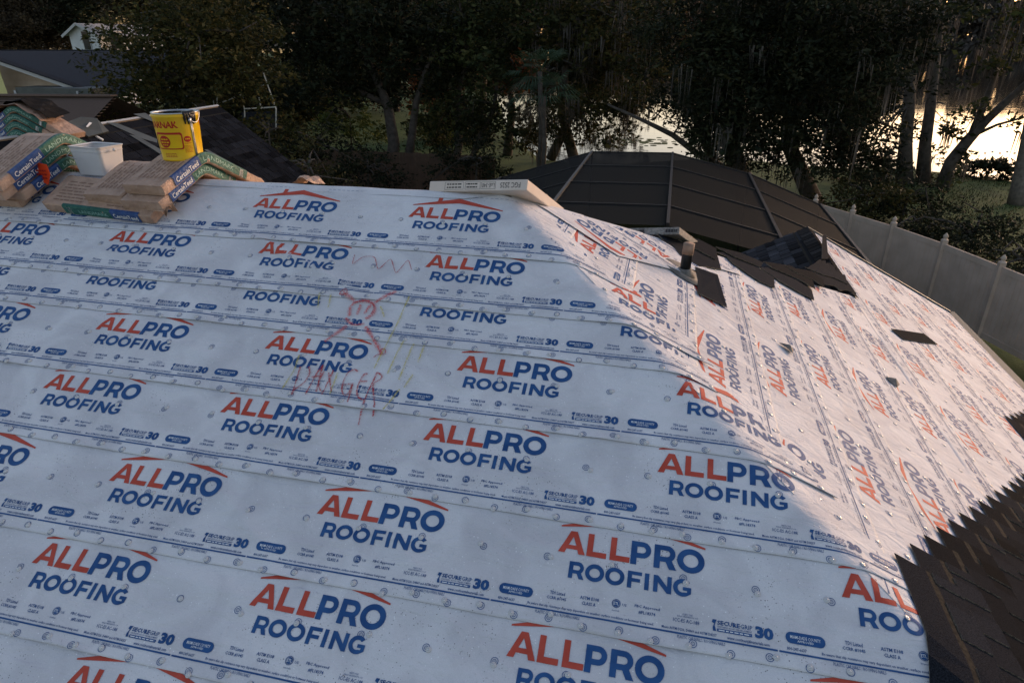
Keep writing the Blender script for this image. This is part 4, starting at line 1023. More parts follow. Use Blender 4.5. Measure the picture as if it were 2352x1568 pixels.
# orange card
oc = empty('orange_card', (-4.66, 4.27, 5.56), 'bright orange red card hanging at the left pile beside the tub', 'card')
V = [(-.075, -.01, 0), (.02, -.02, -.035), (.055, -.01, .045), (.035, .0, .115), (-.055, .01, .125), (-.085, .0, .05)]
V = [(x, y-.06, z+.03) for x, y, z in V]; V += [(x, y+.004, z) for x, y, z in V]
obj('card', V, [(0, 1, 2, 3, 4, 5), (11, 10, 9, 8, 7, 6)]+[(a, a+6, (a+1) % 6+6, (a+1) % 6) for a in range(6)], M['orange'], oc)
k = Ink()
for r_ in range(3): k.marks(-.06, .04+.028*r_, .035, .052+.028*r_, 0, 0., 4)
obj('print', [(x, -.0815, y) for x, y in k.V], k.F, M['pailred'], oc)
# crumpled paper on the ridge
V = []; F = []
for a in range(9):
    for b2 in range(5): V.append((-2.74+.17*a/8+.012*math.sin(b2*2.1+a), 4.50+.05*b2+.012*math.sin(a*1.7), 5.595+.045*math.sin(a/8*math.pi)*(1+.5*math.sin(b2*2.2))-.02*(b2-2)*.5-.02))
F = [(a*5+b2, (a+1)*5+b2, (a+1)*5+b2+1, a*5+b2+1) for a in range(8) for b2 in range(4)]
tag(obj('crumpled_paper', V, F, M['paper']), 'scrap of crumpled brown paper just over the ridge right of the pail', 'paper')

# ================================================================== CARTONS on the back slope
def carton(label, p_topright, L_, D_, H_, phi, m, prints, ext=''):
    x_ = Vector((1, 0, 0)); d_ = Vector((0, CT, -ST)); n = Vector(n_back)
    e1 = x_*math.cos(phi)-d_*math.sin(phi); e2 = x_*math.sin(phi)+d_*math.cos(phi)
    o = Vector(p_topright)-e1*L_-n*H_    # near bottom left corner
    root = empty('long_carton', tuple(o), label, 'carton')
    Mx = Matrix(((e1.x, e2.x, n.x, 0), (e1.y, e2.y, n.y, 0), (e1.z, e2.z, n.z, 0), (0, 0, 0, 1)))
    mb = MB().box((0, 0, 0), (L_, D_, H_), 0, Mx); bx = mb.out('box', m, root)
    bv = bx.modifiers.new('b', 'BEVEL'); bv.width = .004; bv.segments = 1
    MB().box((L_*.0, D_*.47, H_), (L_, D_*.53, H_+.001), 0, Mx).out('tape', M['carton'], root)
    k = Ink()
    for st, x0, z0, x1, z1, kind in prints:
        if kind == 't': k.text(st, x0, z0, x1, z1, 0, .0, res=2)
        elif kind == 'm': k.marks(x0, z0+.003, x1, z1-.004, 0, 0., 5)
        else: k.poly([[(x0, z0), (x1, z0), (x1, z1), (x0, z1)], [(x0+.002, z0+.002), (x1-.002, z0+.002), (x1-.002, z1-.002), (x0+.002, z1-.002)]], 0)
    V, H, F, I = k.arr()
    # printed upside down as the carton lies
    vv = [Mx @ Vector((L_-v[0], -.0016, H_-v[1])) for v in V]
    obj('print', vv, F, M['ink'], root); return root
carton('long pale carton with upside down lettering lying across the ridge end', (-.905, 4.375, 5.728), .76, .74, .074, math.radians(12), M['carton'],
       [('FGC 2525', .05, .020, .20, .056, 't'), ('', .235, .012, .345, .062, 'b'), ('LoE-340', .243, .022, .337, .052, 't'), ('', .352, .010, .47, .064, 'b'), ('', .375, .040, .462, .056, 'm'), ('', .375, .018, .462, .034, 'm'), ('', .482, .010, .632, .064, 'b'), ('', .50, .040, .615, .056, 'm'), ('', .50, .018, .615, .034, 'm')])
carton('grey printed carton lying behind the hip above the vent pipe', (.143, 5.60, 5.145), .52, .72, .062, math.radians(20), M['cartondark'],
       [('', .01, .008, .13, .054, 'b'), ('', .02, .014, .12, .048, 'm'), ('', .30, .006, .36, .058, 'b'), ('', .31, .012, .35, .05, 'm')])

# ================================================================== POOL CAGE
YC = 18.812; prof = [(-7.4, 2.10), (-4.695, 2.825), (-2.083, 3.655), (.09, 3.697), (2.118, 3.238), (4.042, 2.50)]
cage = empty('screen_enclosure', (-1.5, YC, 0), 'dark mesh screened pool enclosure with arched roof behind the house', 'screen enclosure')
Y0 = 11.2; co = Vector((-1.5, YC, 0))
scr, smx, N, L = sheermat('screen_cloth', (.020, .0195, .0185), .86); N['Principled BSDF'].inputs['Specular IOR Level'].default_value = .03
for a in range(len(prof)-1):
    (xa, za), (xb, zb) = prof[a], prof[a+1]
    for (ya, yb) in ((Y0, 15.0), (15.0, YC)):
        V = [Vector((xa, ya, za)), Vector((xb, ya, zb)), Vector((xb, yb, zb)), Vector((xa, yb, za))]
        obj('screen_panel', [v-co for v in V], [(0, 1, 2, 3)], scr, cage)
for (xa, za), (xb, zb) in zip(prof[:-1], prof[1:]):
    obj('screen_panel', [Vector((xa, YC, 0))-co, Vector((xb, YC, 0))-co, Vector((xb, YC, zb))-co, Vector((xa, YC, za))-co], [(0, 1, 2, 3)], scr, cage)
obj('screen_panel', [Vector((4.042, Y0, 0))-co, Vector((4.042, YC, 0))-co, Vector((4.042, YC, 2.5))-co, Vector((4.042, Y0, 2.5))-co], [(0, 1, 2, 3)], scr, cage)
for q, (x, z) in enumerate(prof):
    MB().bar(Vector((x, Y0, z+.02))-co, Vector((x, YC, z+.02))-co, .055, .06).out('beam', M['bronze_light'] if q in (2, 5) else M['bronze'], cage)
    MB().bar(Vector((x, YC, 0))-co, Vector((x, YC, z))-co, .05).out('post', M['bronze'], cage)
for y in (12.6, 14.6, 16.7, YC):
    for (xa, za), (xb, zb) in zip(prof[:-1], prof[1:]):
        MB().bar(Vector((xa, y, za+.01))-co, Vector((xb, y, zb+.01))-co, .035, .04).out('purlin', M['bronze'], cage)
pool = tag(obj('pool_deck', [(-7, 11.3, .03), (4, 11.3, .03), (4, 18.7, .03), (-7, 18.7, .03)], [(0, 1, 2, 3)], mat('deck_concrete', (.22, .20, .18), .8, (.28, .26, .23), 2)), kind='structure')
tag(obj('pool_water', [(-5, 13, .045), (1.5, 13, .045), (1.5, 16.5, .045), (-5, 16.5, .045)], [(0, 1, 2, 3)], mat('pool_water', (.02, .05, .055), .05)), kind='structure')

# ================================================================== VINYL FENCE
fence = empty('vinyl_fence', (6.9, 18.5, 0), 'white vinyl privacy fence with pointed post caps at the side of the yard', 'fence'); fo = Vector((6.9, 18.5, 0))
fl_ = [(3.3, 24.3), (4.62, 22.3), (5.43, 21.05), (6.21, 19.80), (6.98, 18.25), (7.62, 16.55), (8.26, 14.85), (8.9, 13.1), (9.5, 11.3), (10.1, 9.5)]
mb0 = MB().lathe([(.085, 0), (.085, .02), (.06, .035), (.042, .055), (.05, .075), (.062, .10), (.052, .135), (.022, .175), (.004, .20)], 10)
CAPF = mkmesh('post_cap', mb0.V, mb0.F, M['vinyl'], None, True)
for q, (x, y) in enumerate(fl_):
    MB().box((x-.065-fo.x, y-.065-fo.y, 0), (x+.065-fo.x, y+.065-fo.y, 1.90)).out('post', M['vinyl'], fence)
    link('post_cap', CAPF, fence, loc=(x-fo.x, y-fo.y, 1.90))
    if q < len(fl_)-1:
        x2, y2 = fl_[q+1]; d = Vector((x2-x, y2-y, 0)).normalized(); a = Vector((x, y, 0))+d*.06-fo; b_ = Vector((x2, y2, 0))-d*.06-fo
        for z in (1.75, .14): MB().bar(a+Vector((0, 0, z)), b_+Vector((0, 0, z)), .05, .14).out('rail', M['vinyl'], fence)
        Lp = (b_-a).length; nb_ = 11
        for j in range(nb_):
            p0 = a+d*(Lp*j/nb_+.003); p1 = a+d*(Lp*(j+1)/nb_-.003)
            MB().bar(p0+Vector((0, 0, .95)), p1+Vector((0, 0, .95)), .022, 1.50).out('board', M['vinyl'], fence)

# ================================================================== NEIGHBOUR HOUSES
def planks(mb, x0, x1, y, z0, z1fn, step=.18):
    pass
# brown sided house with dark roof
hb = empty('neighbour_house', (-23, 25, 0), 'brown sided house with dark roof and white rake trim at the far left', 'house'); ho = Vector((-23, 25, 0))
def hpt(x, y, Y): return Vector(at(x, y, Y))-ho
A0, A1 = hpt(-40, 119, 21.5), hpt(232, 213, 21.5)
zb_ = 0 
MB().add([(A0.x, A0.y, 0), (A1.x, A1.y, 0), tuple(A1), tuple(A0)], [(0, 1, 2, 3)]).out('wall', M['siding'], hb)
for q in range(10):                     # lap siding courses that show
    y = 3.9+q*.24; t0 = 0; xr = A0.x+(A1.x-A0.x)*min(1, max(0, (A0.z-y)/(A0.z-A1.z)))
    MB().add([(A0.x, A0.y-.03, y), (xr, A0.y-.03, y), (xr, A0.y-.006, y+.235), (A0.x, A0.y-.006, y+.235)], [(0, 1, 2, 3)]).add([(A0.x, A0.y-.03, y), (xr, A0.y-.03, y), (xr, A0.y, y), (A0.x, A0.y, y)], [(0, 3, 2, 1)]).out('siding_board', M['siding'], hb)
R0_, R1_ = hpt(-60, 117, 24.5), hpt(400, 117, 24.5)
E0, E1_ = hpt(-160, 300, 20.2), hpt(400, 210, 20.6)
mb = MB().add([tuple(R0_), tuple(R1_), (R1_.x, 20.6-25, 4.35), (A1.x+.3, 20.6-25, 4.35), tuple(A1+Vector((.2, -.6, .0))), tuple(A0+Vector((0, -.6, .04)))], [(0, 5, 4, 3, 2, 1)])
mb.out('roof', M['greyshing'], hb)
for q in range(22):                     # roof courses
    t = q/22; p = R0_.lerp(Vector((R0_.x, -4.4, 4.35)), t); p2 = R1_.lerp(Vector((R1_.x, -4.4, 4.35)), t)
    xl_ = p.x
    # stay right of the rake
    zz = p.z; rx = A0.x+(A1.x-A0.x)*min(1, max(0, (A0.z-zz)/(A0.z-A1.z))); xl_ = rx-.2
    MB().bar((xl_, p.y, p.z+.012), (p2.x, p2.y, p2.z+.012), .15, .02).out('shingle_course', M['greyshing'], hb)
MB().bar(tuple(A0+Vector((-.1, -.64, .06))), tuple(A1+Vector((.2, -.64, -.02))), .05, .13).out('rake_trim', M['trim'], hb)
MB().bar(tuple(A0+Vector((-.1, -.60, .17))), tuple(A1+Vector((.2, -.60, .09))), .30, .05).out('rake_shingles', M['greyshing'], hb)
MB().bar(tuple(hpt(-60, 116, 24.5)), tuple(hpt(400, 116, 24.5)), .25, .05).out('ridge_cap', M['greyshing'], hb)
p = hpt(58, 213, 20.6); p2 = hpt(226, 210, 20.6)
MB().box((p.x, p.y-.35, p.z-.02), (p2.x, p.y+.6, p.z+.20)).out('eave_box', M['greenmetal'], hb)
MB().box((p.x+.02, p.y-.30, p.z-.20), (p2.x, p.y+.6, p.z-.021)).out('soffit', M['shutter'], hb)
MB().box((p.x-.08, p.y-.37, p.z-.16), (p.x+.01, p.y+.5, p.z+.1)).out('eave_return', M['trim'], hb)
p = hpt(178, 213, 20.2); MB().box((p.x-.03, p.y-.02, p.z-.18), (p.x+.03, p.y+.05, p.z+.05)).out('downspout', M['trim'], hb)
p = hpt(6, 185, 20.8); MB().add([tuple(hpt(-60, 130, 20.8)), tuple(hpt(0, 160, 20.8)), tuple(hpt(20, 230, 20.8)), tuple(hpt(-60, 230, 20.8))], [(0, 3, 2, 1)]).out('cream_gable', M['cream'], hb)
MB().add([tuple(hpt(-20, 145, 20.7)), tuple(hpt(-6, 150, 20.7)), tuple(hpt(24, 232, 20.7)), tuple(hpt(8, 232, 20.7))], [(0, 3, 2, 1)]).out('cream_trim', M['cream'], hb)
# brown roof in front of it
br = empty('neighbour_garage', (-17, 16.5, 0), 'low brown shingled garage roof below the brown sided house', 'garage'); bo = Vector((-17, 16.5, 0))
q0, q1 = Vector(at(-120, 220, 17.6))-bo, Vector(at(262, 222, 17.6))-bo; e0, e1 = Vector((q0.x-.4, 13.2-16.5, q0.z-1.9)), Vector((q1.x+.7, 13.2-16.5, q1.z-1.9))
MB().add([tuple(q0), tuple(q1), tuple(e1), tuple(e0)], [(0, 3, 2, 1)]).add([tuple(q0), tuple(q1), (q1.x+.5, 21-16.5, q1.z-1.7), (q0.x, 21-16.5, q0.z-1.7)], [(0, 1, 2, 3)]).out('roof', M['brownshing'], br)
MB().box((q0.x, -2.9, 0), (q1.x, 4.0, q0.z-1.9)).out('wall', M['stucco'], br)
rr = random.Random(3)
for q in range(30):
    t = q/30; pa, pb = q0.lerp(e0, t), q1.lerp(e1, t); x = pa.x; mb = MB()
    while x < pb.x:
        L_ = rr.uniform(.15, .4); xe = min(pb.x, x+L_)
        mb.bar((x, pa.y, pa.z+.012+rr.uniform(0, .012)), (xe-.006, pa.y, pa.z+.012+rr.uniform(0, .012)), .13, .014); x = xe
    mb.out('shingle_course', M['brownshing'], br)
MB().bar(tuple(q0+Vector((0, 0, .03))), tuple(q1+Vector((0, 0, .03))), .28, .05).out('ridge_cap', M['brownshing'], br)
# white two storey house further off
wh = empty('white_house', (-55.5, 63, 0), 'small white gabled house with dark windows far behind at the left', 'house'); wo = Vector((-55.5, 63, 0))
def wpt(x, y, Y): return Vector(at(x, y, Y))-wo
g0, ga, g1 = wpt(158, 78, 60), wpt(182, 57, 60), wpt(226, 84, 60)
g1 = Vector((ga.x*2-g0.x+.4, g0.y, g0.z)); dep = 9
mb = MB().add([(g0.x, g0.y, 0), (g1.x, g0.y, 0), tuple(g1), (ga.x, g0.y, ga.z), tuple(g0)], [(0, 1, 2, 3, 4)])
mb.add([(g1.x, g0.y, 0), (g1.x, g0.y+dep, 0), (g1.x, g0.y+dep, g1.z), tuple(g1)], [(0, 1, 2, 3)]); mb.out('wall', M['wsiding'], wh)
for q in range(10):
    z = 3.2+q*.34; MB().box((g0.x+.02, g0.y-.03, z), (g1.x-.02, g0.y-.002, z+.02)).out('siding_board', M['wsiding'], wh)
ov = .45
mb = MB().add([(ga.x, g0.y-ov, ga.z+.12), (g0.x-ov, g0.y-ov, g0.z-.2), (g0.x-ov, g0.y+dep, g0.z-.2), (ga.x, g0.y+dep, ga.z+.12)], [(0, 3, 2, 1)])
mb.add([(ga.x, g0.y-ov, ga.z+.12), (g1.x+ov, g0.y-ov, g1.z-.2), (g1.x+ov, g0.y+dep, g1.z-.2), (ga.x, g0.y+dep, ga.z+.12)], [(0, 1, 2, 3)]); mb.out('roof', M['paleroof'], wh)
MB().bar((ga.x, g0.y-ov-.02, ga.z+.06), (g0.x-ov, g0.y-ov-.02, g0.z-.26), .06, .22).out('rake_trim', M['trim'], wh)
MB().bar((ga.x, g0.y-ov-.02, ga.z+.06), (g1.x+ov, g0.y-ov-.02, g1.z-.26), .06, .22).out('rake_trim', M['trim'], wh)
for q, (x0, x1, z0, z1) in enumerate([(.46, .68, .25, .62), (.12, .34, .25, .62)][:1]):
    xa = g0.x+(g1.x-g0.x)*x0; xb = g0.x+(g1.x-g0.x)*x1; za, zb2 = 5.3, 6.9
    f = MB().box((xa-.08, g0.y-.08, za-.08), (xb+.08, g0.y-.03, zb2+.08)).out('window', M['trim'], wh)
    MB().box((xa, g0.y-.10, za), (xb, g0.y-.081, zb2)).out('pane', M['glass'], f)
f = MB().box((g1.x-.02, g0.y+1.2, 5.2), (g1.x+.06, g0.y+3.0, 6.9)).out('window', M['trim'], wh); MB().box((g1.x+.061, g0.y+1.3, 5.3), (g1.x+.08, g0.y+2.9, 6.8)).out('pane', M['glass'], f)
MB().add([(g1.x-1.5, g0.y-2.2, 3.3), (g1.x+6, g0.y-2.2, 3.3), (g1.x+6, g0.y+2, 4.3), (g1.x+.1, g0.y-.05, 4.25), (g1.x-1.5, g0.y-.05, 4.2)], [(0, 1, 2, 3, 4)]).out('porch_roof', M['greenmetal'], wh)
# white framed screen room beyond the big tree
sr = empty('white_frame_lanai', (-11, 23.5, 0), 'white framed screen room half hidden behind the leafy tree', 'screen room'); so = Vector((-11, 23.5, 0))
def spt(x, y, Y): return Vector(at(x, y, Y))-so
for a, b_ in (((412, 195), (440, 275)), ((485, 205), (500, 300)), ((500, 193), (520, 250)), ((555, 240), (562, 300)), ((605, 165), (632, 250)), ((632, 250), (636, 305))):
    pass
lines = [((408, 190), (437, 232)), ((437, 232), (470, 260)), ((490, 232), (500, 290)), ((404, 245), (440, 300)), ((485, 195), (515, 195)), ((498, 240), (618, 193)), ((487, 192), (608, 196)), ((605, 168), (634, 250)), ((562, 250), (634, 246)), ((554, 198), (562, 256)), ((500, 196), (498, 242)), ((634, 250), (634, 300)), ((562, 256), (562, 300)), ((595, 225), (600, 250))]
for a, b_ in lines: MB().bar(spt(*a, 21.3), spt(*b_, 21.5), .035).out('frame_bar', M['white'], sr)
MB().add([spt(555, 258, 24.6), spt(640, 255, 24.6), spt(640, 300, 24.6), spt(555, 300, 24.6)], [(0, 1, 2, 3)]).out('back_panel', M['glass'], sr)
# wooden fence at the back
wf = empty('wooden_fence', (-14, 29, 0), 'weathered brown wooden board fence among the bushes behind the yard', 'fence'); wfo = Vector((-14, 29, 0))
rr = random.Random(8); x = -18.5
while x < -7.5:
    MB().box((x-wfo.x, -.02, 0), (x+.145-wfo.x, .0+rr.uniform(-.01, .01), 1.75+rr.uniform(-.03, .03))).out('board', M['wood'], wf); x += .155
for z in (.4, 1.4): MB().box((-4.6, .03, z), (6.6, .09, z+.09)).out('rail', M['wood'], wf)

# ================================================================== VEGETATION
def leaves(cl, n_per, size, mtl, name, spread=1., droop=0., asp=.45, up_bias=.0, seed=0):
    """cl: (k,4) sub-cluster centres + radius.  returns mesh of leaf quads (diamond shaped)"""
    g = np.random.default_rng(seed); cl = np.asarray(cl); k = len(cl)
    c = np.repeat(cl[:, :3], n_per, 0); r = np.repeat(cl[:, 3], n_per)
    d = g.normal(size=(k*n_per, 3)); d /= np.linalg.norm(d, axis=1)[:, None]; rad = g.random(k*n_per)**.45
    p = c+d*(rad*r)[:, None]*np.array([1, 1, .72]); p[:, 2] -= droop*g.random(k*n_per)
    a = g.normal(size=(k*n_per, 3)); a[:, 2] = a[:, 2]*.6-droop*.8; a /= np.linalg.norm(a, axis=1)[:, None]
    b_ = np.cross(a, g.normal(size=(k*n_per, 3))); b_ /= np.linalg.norm(b_, axis=1)[:, None]+1e-9
    L_ = size*(.4+1.15*g.random(k*n_per)**1.7)[:, None]; w_ = L_*asp
    V = np.empty((k*n_per, 4, 3)); V[:, 0] = p; V[:, 1] = p+a*L_*.5+b_*w_*.5; V[:, 2] = p+a*L_; V[:, 3] = p+a*L_*.5-b_*w_*.5
    return quads_mesh(name, V.reshape(-1, 3), mtl)
def clusters(ells, dens, seed=0, rmin=.35, rmax=.75, shell=.55):
    """scatter sub-cluster centres in ellipsoids (cx,cy,cz,rx,ry,rz)"""
    g = np.random.default_rng(seed); out = []
    for (cx, cy, cz, rx, ry, rz) in ells:
        n_ = max(4, int(dens*(rx*ry*rz)**(2/3)))
        d = g.normal(size=(n_, 3)); d /= np.linalg.norm(d, axis=1)[:, None]; rad = shell+(1-shell)*g.random(n_); rad *= np.where(g.random(n_) < .25, g.random(n_), 1)
        p = np.array([cx, cy, cz])+d*rad[:, None]*np.array([rx, ry, rz])*(1+.18*np.sin(d[:, :1]*7+d[:, 2:3]*9))
        out.append(np.concatenate([p, g.uniform(rmin, rmax, (n_, 1))], 1))
    return np.concatenate(out)
def tree(name, label, base, trunk, ells, mtl, dens=7, n_per=55, size=.2, bark='bark', seed=0, limbs=10, moss=0, cat='tree', group=None, rr_=(.35, .75), droop=0., asp=.45, trunks=None, extra=None):
    base = Vector(base); root = empty(name, tuple(base), label, cat, group)
    g = random.Random(seed)
    cl = clusters(ells, dens, seed, *rr_)
    mb = MB()
    for tr_ in (trunks or [trunk]):
        pts = [Vector(p[:3])-base for p in tr_]; mb.tube(pts, [p[3] for p in tr_], 10)
    mb.out('trunk', M[bark], root, True)
    mb = MB()
    tl = [Vector(p[:3]) for tr_ in (trunks or [trunk]) for p in tr_[len(tr_)//2:]]
    for q in range(limbs):
        c = cl[g.randrange(len(cl))]; e = Vector(c[:3]); s = min(tl, key=lambda p: (p-e).length)
        mid = s.lerp(e, .5)+Vector((g.uniform(-.5, .5), g.uniform(-.5, .5), g.uniform(-.2, .7))); r_ = .035+.02*(s-e).length*.5
        mb.tube([s-base, s.lerp(mid, .5)-base+Vector((0, 0, .1)), mid-base, e-base], [r_, r_*.75, r_*.5, .012], 6)
    if limbs: mb.out('limbs', M[bark], root, True)
    cl[:, :3] -= np.array(base)
    link('crown', leaves(cl, n_per, size, mtl, 'crown', droop=droop, asp=asp, seed=seed+1), root)
    if moss:
        gg = np.random.default_rng(seed+5); pick = cl[gg.integers(0, len(cl), moss)]; V = []
        for c in pick:
            L_ = gg.uniform(.5, 1.8)
            for s in range(9):
                x, y = c[0]+gg.normal()*.18, c[1]+gg.normal()*.18; z = c[2]-gg.uniform(0, .3); l2 = L_*gg.uniform(.4, 1); w_ = gg.uniform(.015, .04); an = gg.uniform(0, 3.14)
                dx, dy = w_*math.cos(an), w_*math.sin(an); sw = gg.normal()*.05
                V += [(x-dx, y-dy, z), (x+dx, y+dy, z), (x+sw+dx*.2, y+sw, z-l2), (x+sw-dx*.2, y+sw, z-l2)]
        link('hanging_moss', quads_mesh('hanging_moss', np.array(V), M['moss']), root)
    return root
def el(x, y, Y, rx, ry, rz): p = at(x, y, Y); return (p[0], p[1], p[2], rx, ry, rz)
def tp(x, y, Y, r): p = at(x, y, Y); return (p[0], p[1], p[2], r)

# left leafy tree in front of the neighbour houses
tree('leafy_tree', 'dense olive green tree in front of the neighbour houses, left of centre', (-14.6, 20.6, 0), [(-14.6, 20.6, 0, .22), (-14.5, 20.6, 2.5, .19), tp(430, 190, 20.6, .13), tp(445, 80, 20.6, .06)],
     [el(330, 150, 20, 1.5, 1.6, 1.7), el(290, 235, 19.5, 1.1, 1.2, .9), el(440, 95, 20.5, 2.0, 1.8, 1.5), el(430, 200, 20.5, 2.0, 1.8, 1.0), el(560, 120, 21, 1.9, 1.8, 1.6), el(330, 60, 21, 1.5, 1.5, 1.2), el(480, 10, 21.5, 2.2, 1.8, 1.6), el(560, 190, 21.5, 1.5, 1.6, .8)], M['lf_olive'], dens=17, n_per=60, size=.17, seed=11, limbs=16)
# central oaks
tree('oak_tree', 'tall oak with two forked trunks at the middle left behind the ridge', (-13.6, 32.2, 0), None,
     [el(620, 60, 31, 3.2, 2.6, 2.6), el(760, 130, 32, 3.0, 2.6, 2.2), el(900, 70, 32, 3.4, 2.6, 2.8), el(700, 200, 31, 2.2, 2.2, 1.4), el(820, 10, 33, 3.6, 3, 2.6), el(980, 150, 33, 2.2, 2.2, 1.8), el(650, -10, 33, 3.4, 2.6, 2), el(880, 210, 33, 1.8, 1.6, 1.0)], M['lf_dark'], dens=11, n_per=58, size=.26, seed=21, limbs=22, rr_=(.5, 1.0),
     trunks=[[(-13.9, 32.1, 0, .36), tp(905, 330, 32.1, .30), tp(890, 240, 32.1, .24), tp(860, 170, 32.1, .17), tp(820, 90, 32.2, .10)], [(-13.1, 32.4, 0, .26), tp(945, 320, 32.3, .21), tp(955, 240, 32.3, .17), tp(975, 170, 32.4, .12), tp(1010, 80, 32.4, .07)], [tp(890, 240, 32.1, .15), tp(800, 200, 32, .12), tp(700, 170, 31.5, .07)]])
tree('oak_tree', 'slimmer oak with bent trunks right of the forked oak', (-10.6, 33.6, 0), None,
     [el(1080, 60, 33, 3.0, 2.6, 2.6), el(1150, 150, 33, 2.4, 2.2, 2.0), el(1050, 230, 33.5, 2.2, 2, 1.6), el(1130, 270, 33, 1.6, 1.6, 1.3), el(1180, 20, 34, 3, 2.6, 2.2), el(1000, 320, 33, 1.8, 1.6, 1.2)], M['lf_mid'], dens=11, n_per=52, size=.24, seed=31, limbs=18, rr_=(.45, .9),
     trunks=[[(-10.9, 33.4, 0, .24), tp(1055, 330, 33.4, .19), tp(1050, 230, 33.5, .13), tp(1075, 120, 33.5, .07)], [(-10.2, 33.6, 0, .2), tp(1100, 320, 33.6, .15), tp(1135, 250, 33.6, .11), tp(1150, 120, 33.6, .06)]])
tree('oak_tree', 'spreading oak at centre above the dark pond, with hanging beards', (-4.2, 35, 0), [(-4.6, 35.2, 0, .3), tp(1290, 260, 35.2, .24), tp(1300, 150, 35.2, .16), tp(1330, 40, 35.2, .08)],
     [el(1290, 30, 35, 3.2, 2.6, 2.4), el(1380, 120, 35, 2.8, 2.4, 2.0), el(1460, 40, 34, 3.2, 2.6, 2.4), el(1500, 170, 33, 2.2, 2, 1.4), el(1360, 230, 34, 2.2, 2, 1.0), el(1250, 270, 35, 1.6, 1.5, .9), el(1430, 240, 33.5, 1.8, 1.6, .7), el(1315, 300, 34.5, 1.5, 1.2, 1.1), el(1405, 300, 34, 1.2, 1.1, .9), el(1220, 320, 35, 1.2, 1.1, .8)], M['lf_olive'], dens=11, n_per=58, size=.23, seed=41, limbs=20, moss=150, rr_=(.45, .9))
# the great dark tree on the right
tree('cypress_tree', 'huge dark evergreen mass right of centre with moss hanging from low boughs', (4.2, 29, 0), None,
     [el(1640, 60, 28, 3.4, 3, 2.6), el(1800, 20, 28, 3.6, 3, 2.6), el(1760, 150, 27.5, 3.2, 2.8, 2.2), el(1620, 190, 28, 2.4, 2.4, 1.6), el(1900, 120, 27.5, 3.0, 2.6, 2.0), el(1980, 30, 28, 3.0, 2.6, 2.2), el(1860, 240, 27.5, 2.6, 2.4, 1.5), el(1700, 280, 27.5, 2.4, 2.2, 1.4), el(1960, 290, 28, 1.5, 1.6, 1.1), el(2060, 130, 28, 1.6, 1.6, 1.0), el(1640, 300, 28.5, 1.4, 1.4, 1.0), el(1800, 340, 28, 2.4, 2.0, 1.0), el(1930, 360, 28.5, 1.2, 1.4, .9), el(2000, 250, 28.5, 1.3, 1.3, 1.2), el(2010, 380, 29, 1.0, 1.2, .7)], M['lf_dark'], dens=14, n_per=84, size=.22, seed=51, limbs=26, moss=150, rr_=(.5, 1.0), droop=.25, asp=.35,
     trunks=[[(3.6, 29.4, 0, .5), tp(1680, 340, 29.2, .36), tp(1700, 180, 29, .25), tp(1720, 30, 29, .12)], [(6.2, 29.2, 0, .4), tp(1810, 330, 29, .28), tp(1830, 180, 28.6, .2), tp(1850, 20, 28.5, .1)], [tp(1690, 400, 29.2, .16), tp(1600, 352, 29.4, .13), tp(1545, 310, 29.5, .11), tp(1480, 278, 29.6, .08), tp(1395, 240, 29.8, .04)]])
# trunks against the bright water
tree('cypress_tree', 'straight dark trunk against the bright water, left of the pair', (11.4, 36.3, 0), [(11.4, 36.3, -.1, .42), tp(2080, 330, 36.3, .30), tp(2088, 240, 36.3, .26), tp(2096, 120, 36.3, .2), tp(2110, -40, 36.3, .12)],
     [el(2050, 60, 36, 2.0, 2, 1.6), el(2000, 330, 36, 1.5, 1.5, 1.0), el(2050, 385, 36, 1.6, 1.6, .7), el(1960, 395, 36, 1.5, 1.5, .8), el(2110, 300, 36.5, .6, .6, .6)], M['lf_dark'], dens=9, n_per=40, size=.22, seed=61, limbs=10, moss=12, rr_=(.35, .7))
tree('cypress_tree', 'straight dark trunk against the bright water, right of the pair', (12.3, 36.5, 0), [(12.3, 36.5, -.1, .36), tp(2125, 330, 36.5, .27), tp(2138, 240, 36.5, .23), tp(2152, 120, 36.5, .17), tp(2170, -40, 36.5, .10)],
     [el(2150, 60, 36.5, 1.8, 1.6, 1.3), el(2160, 345, 36.6, .7, .6, .6), el(2185, 300, 36.6, .8, .8, .5), el(2135, 395, 36.5, .9, .8, .5)], M['lf_mid'], dens=7, n_per=34, size=.24, seed=63, limbs=8, moss=10, rr_=(.3, .6))
tree('leaning_tree', 'dark forked tree leaning right across the bright water', (12.95, 35.6, 0), None,
     [el(2215, 290, 35.4, .8, .8, .5), el(2200, 365, 35.4, .7, .7, .5), el(2330, 60, 33, 1.6, 1.6, 1.4), el(2260, 150, 34, 1.2, 1.2, .9), el(2345, 290, 34.5, .8, .8, .5), el(2230, 240, 35, .7, .7, .5), el(2190, 405, 35.4, .8, .8, .4)], M['lf_mid'], dens=8, n_per=26, size=.25, seed=65, limbs=16, moss=26, rr_=(.3, .6), asp=.5,
     trunks=[[(12.85, 35.6, -.1, .34), tp(2185, 370, 35.5, .27), tp(2225, 320, 35.4, .24), tp(2262, 280, 35.3, .19), tp(2310, 235, 35.1, .15), tp(2370, 180, 34.8, .11), tp(2420, 120, 34.6, .07)], [tp(2225, 325, 35.4, .17), tp(2258, 245, 35.3, .14), tp(2282, 185, 35.2, .11), tp(2310, 90, 35, .07), tp(2330, -20, 35, .04)], [tp(2235, 312, 35.4, .09), tp(2290, 287, 35.2, .06), tp(2350, 270, 35, .045), tp(2400, 262, 35, .03)]])
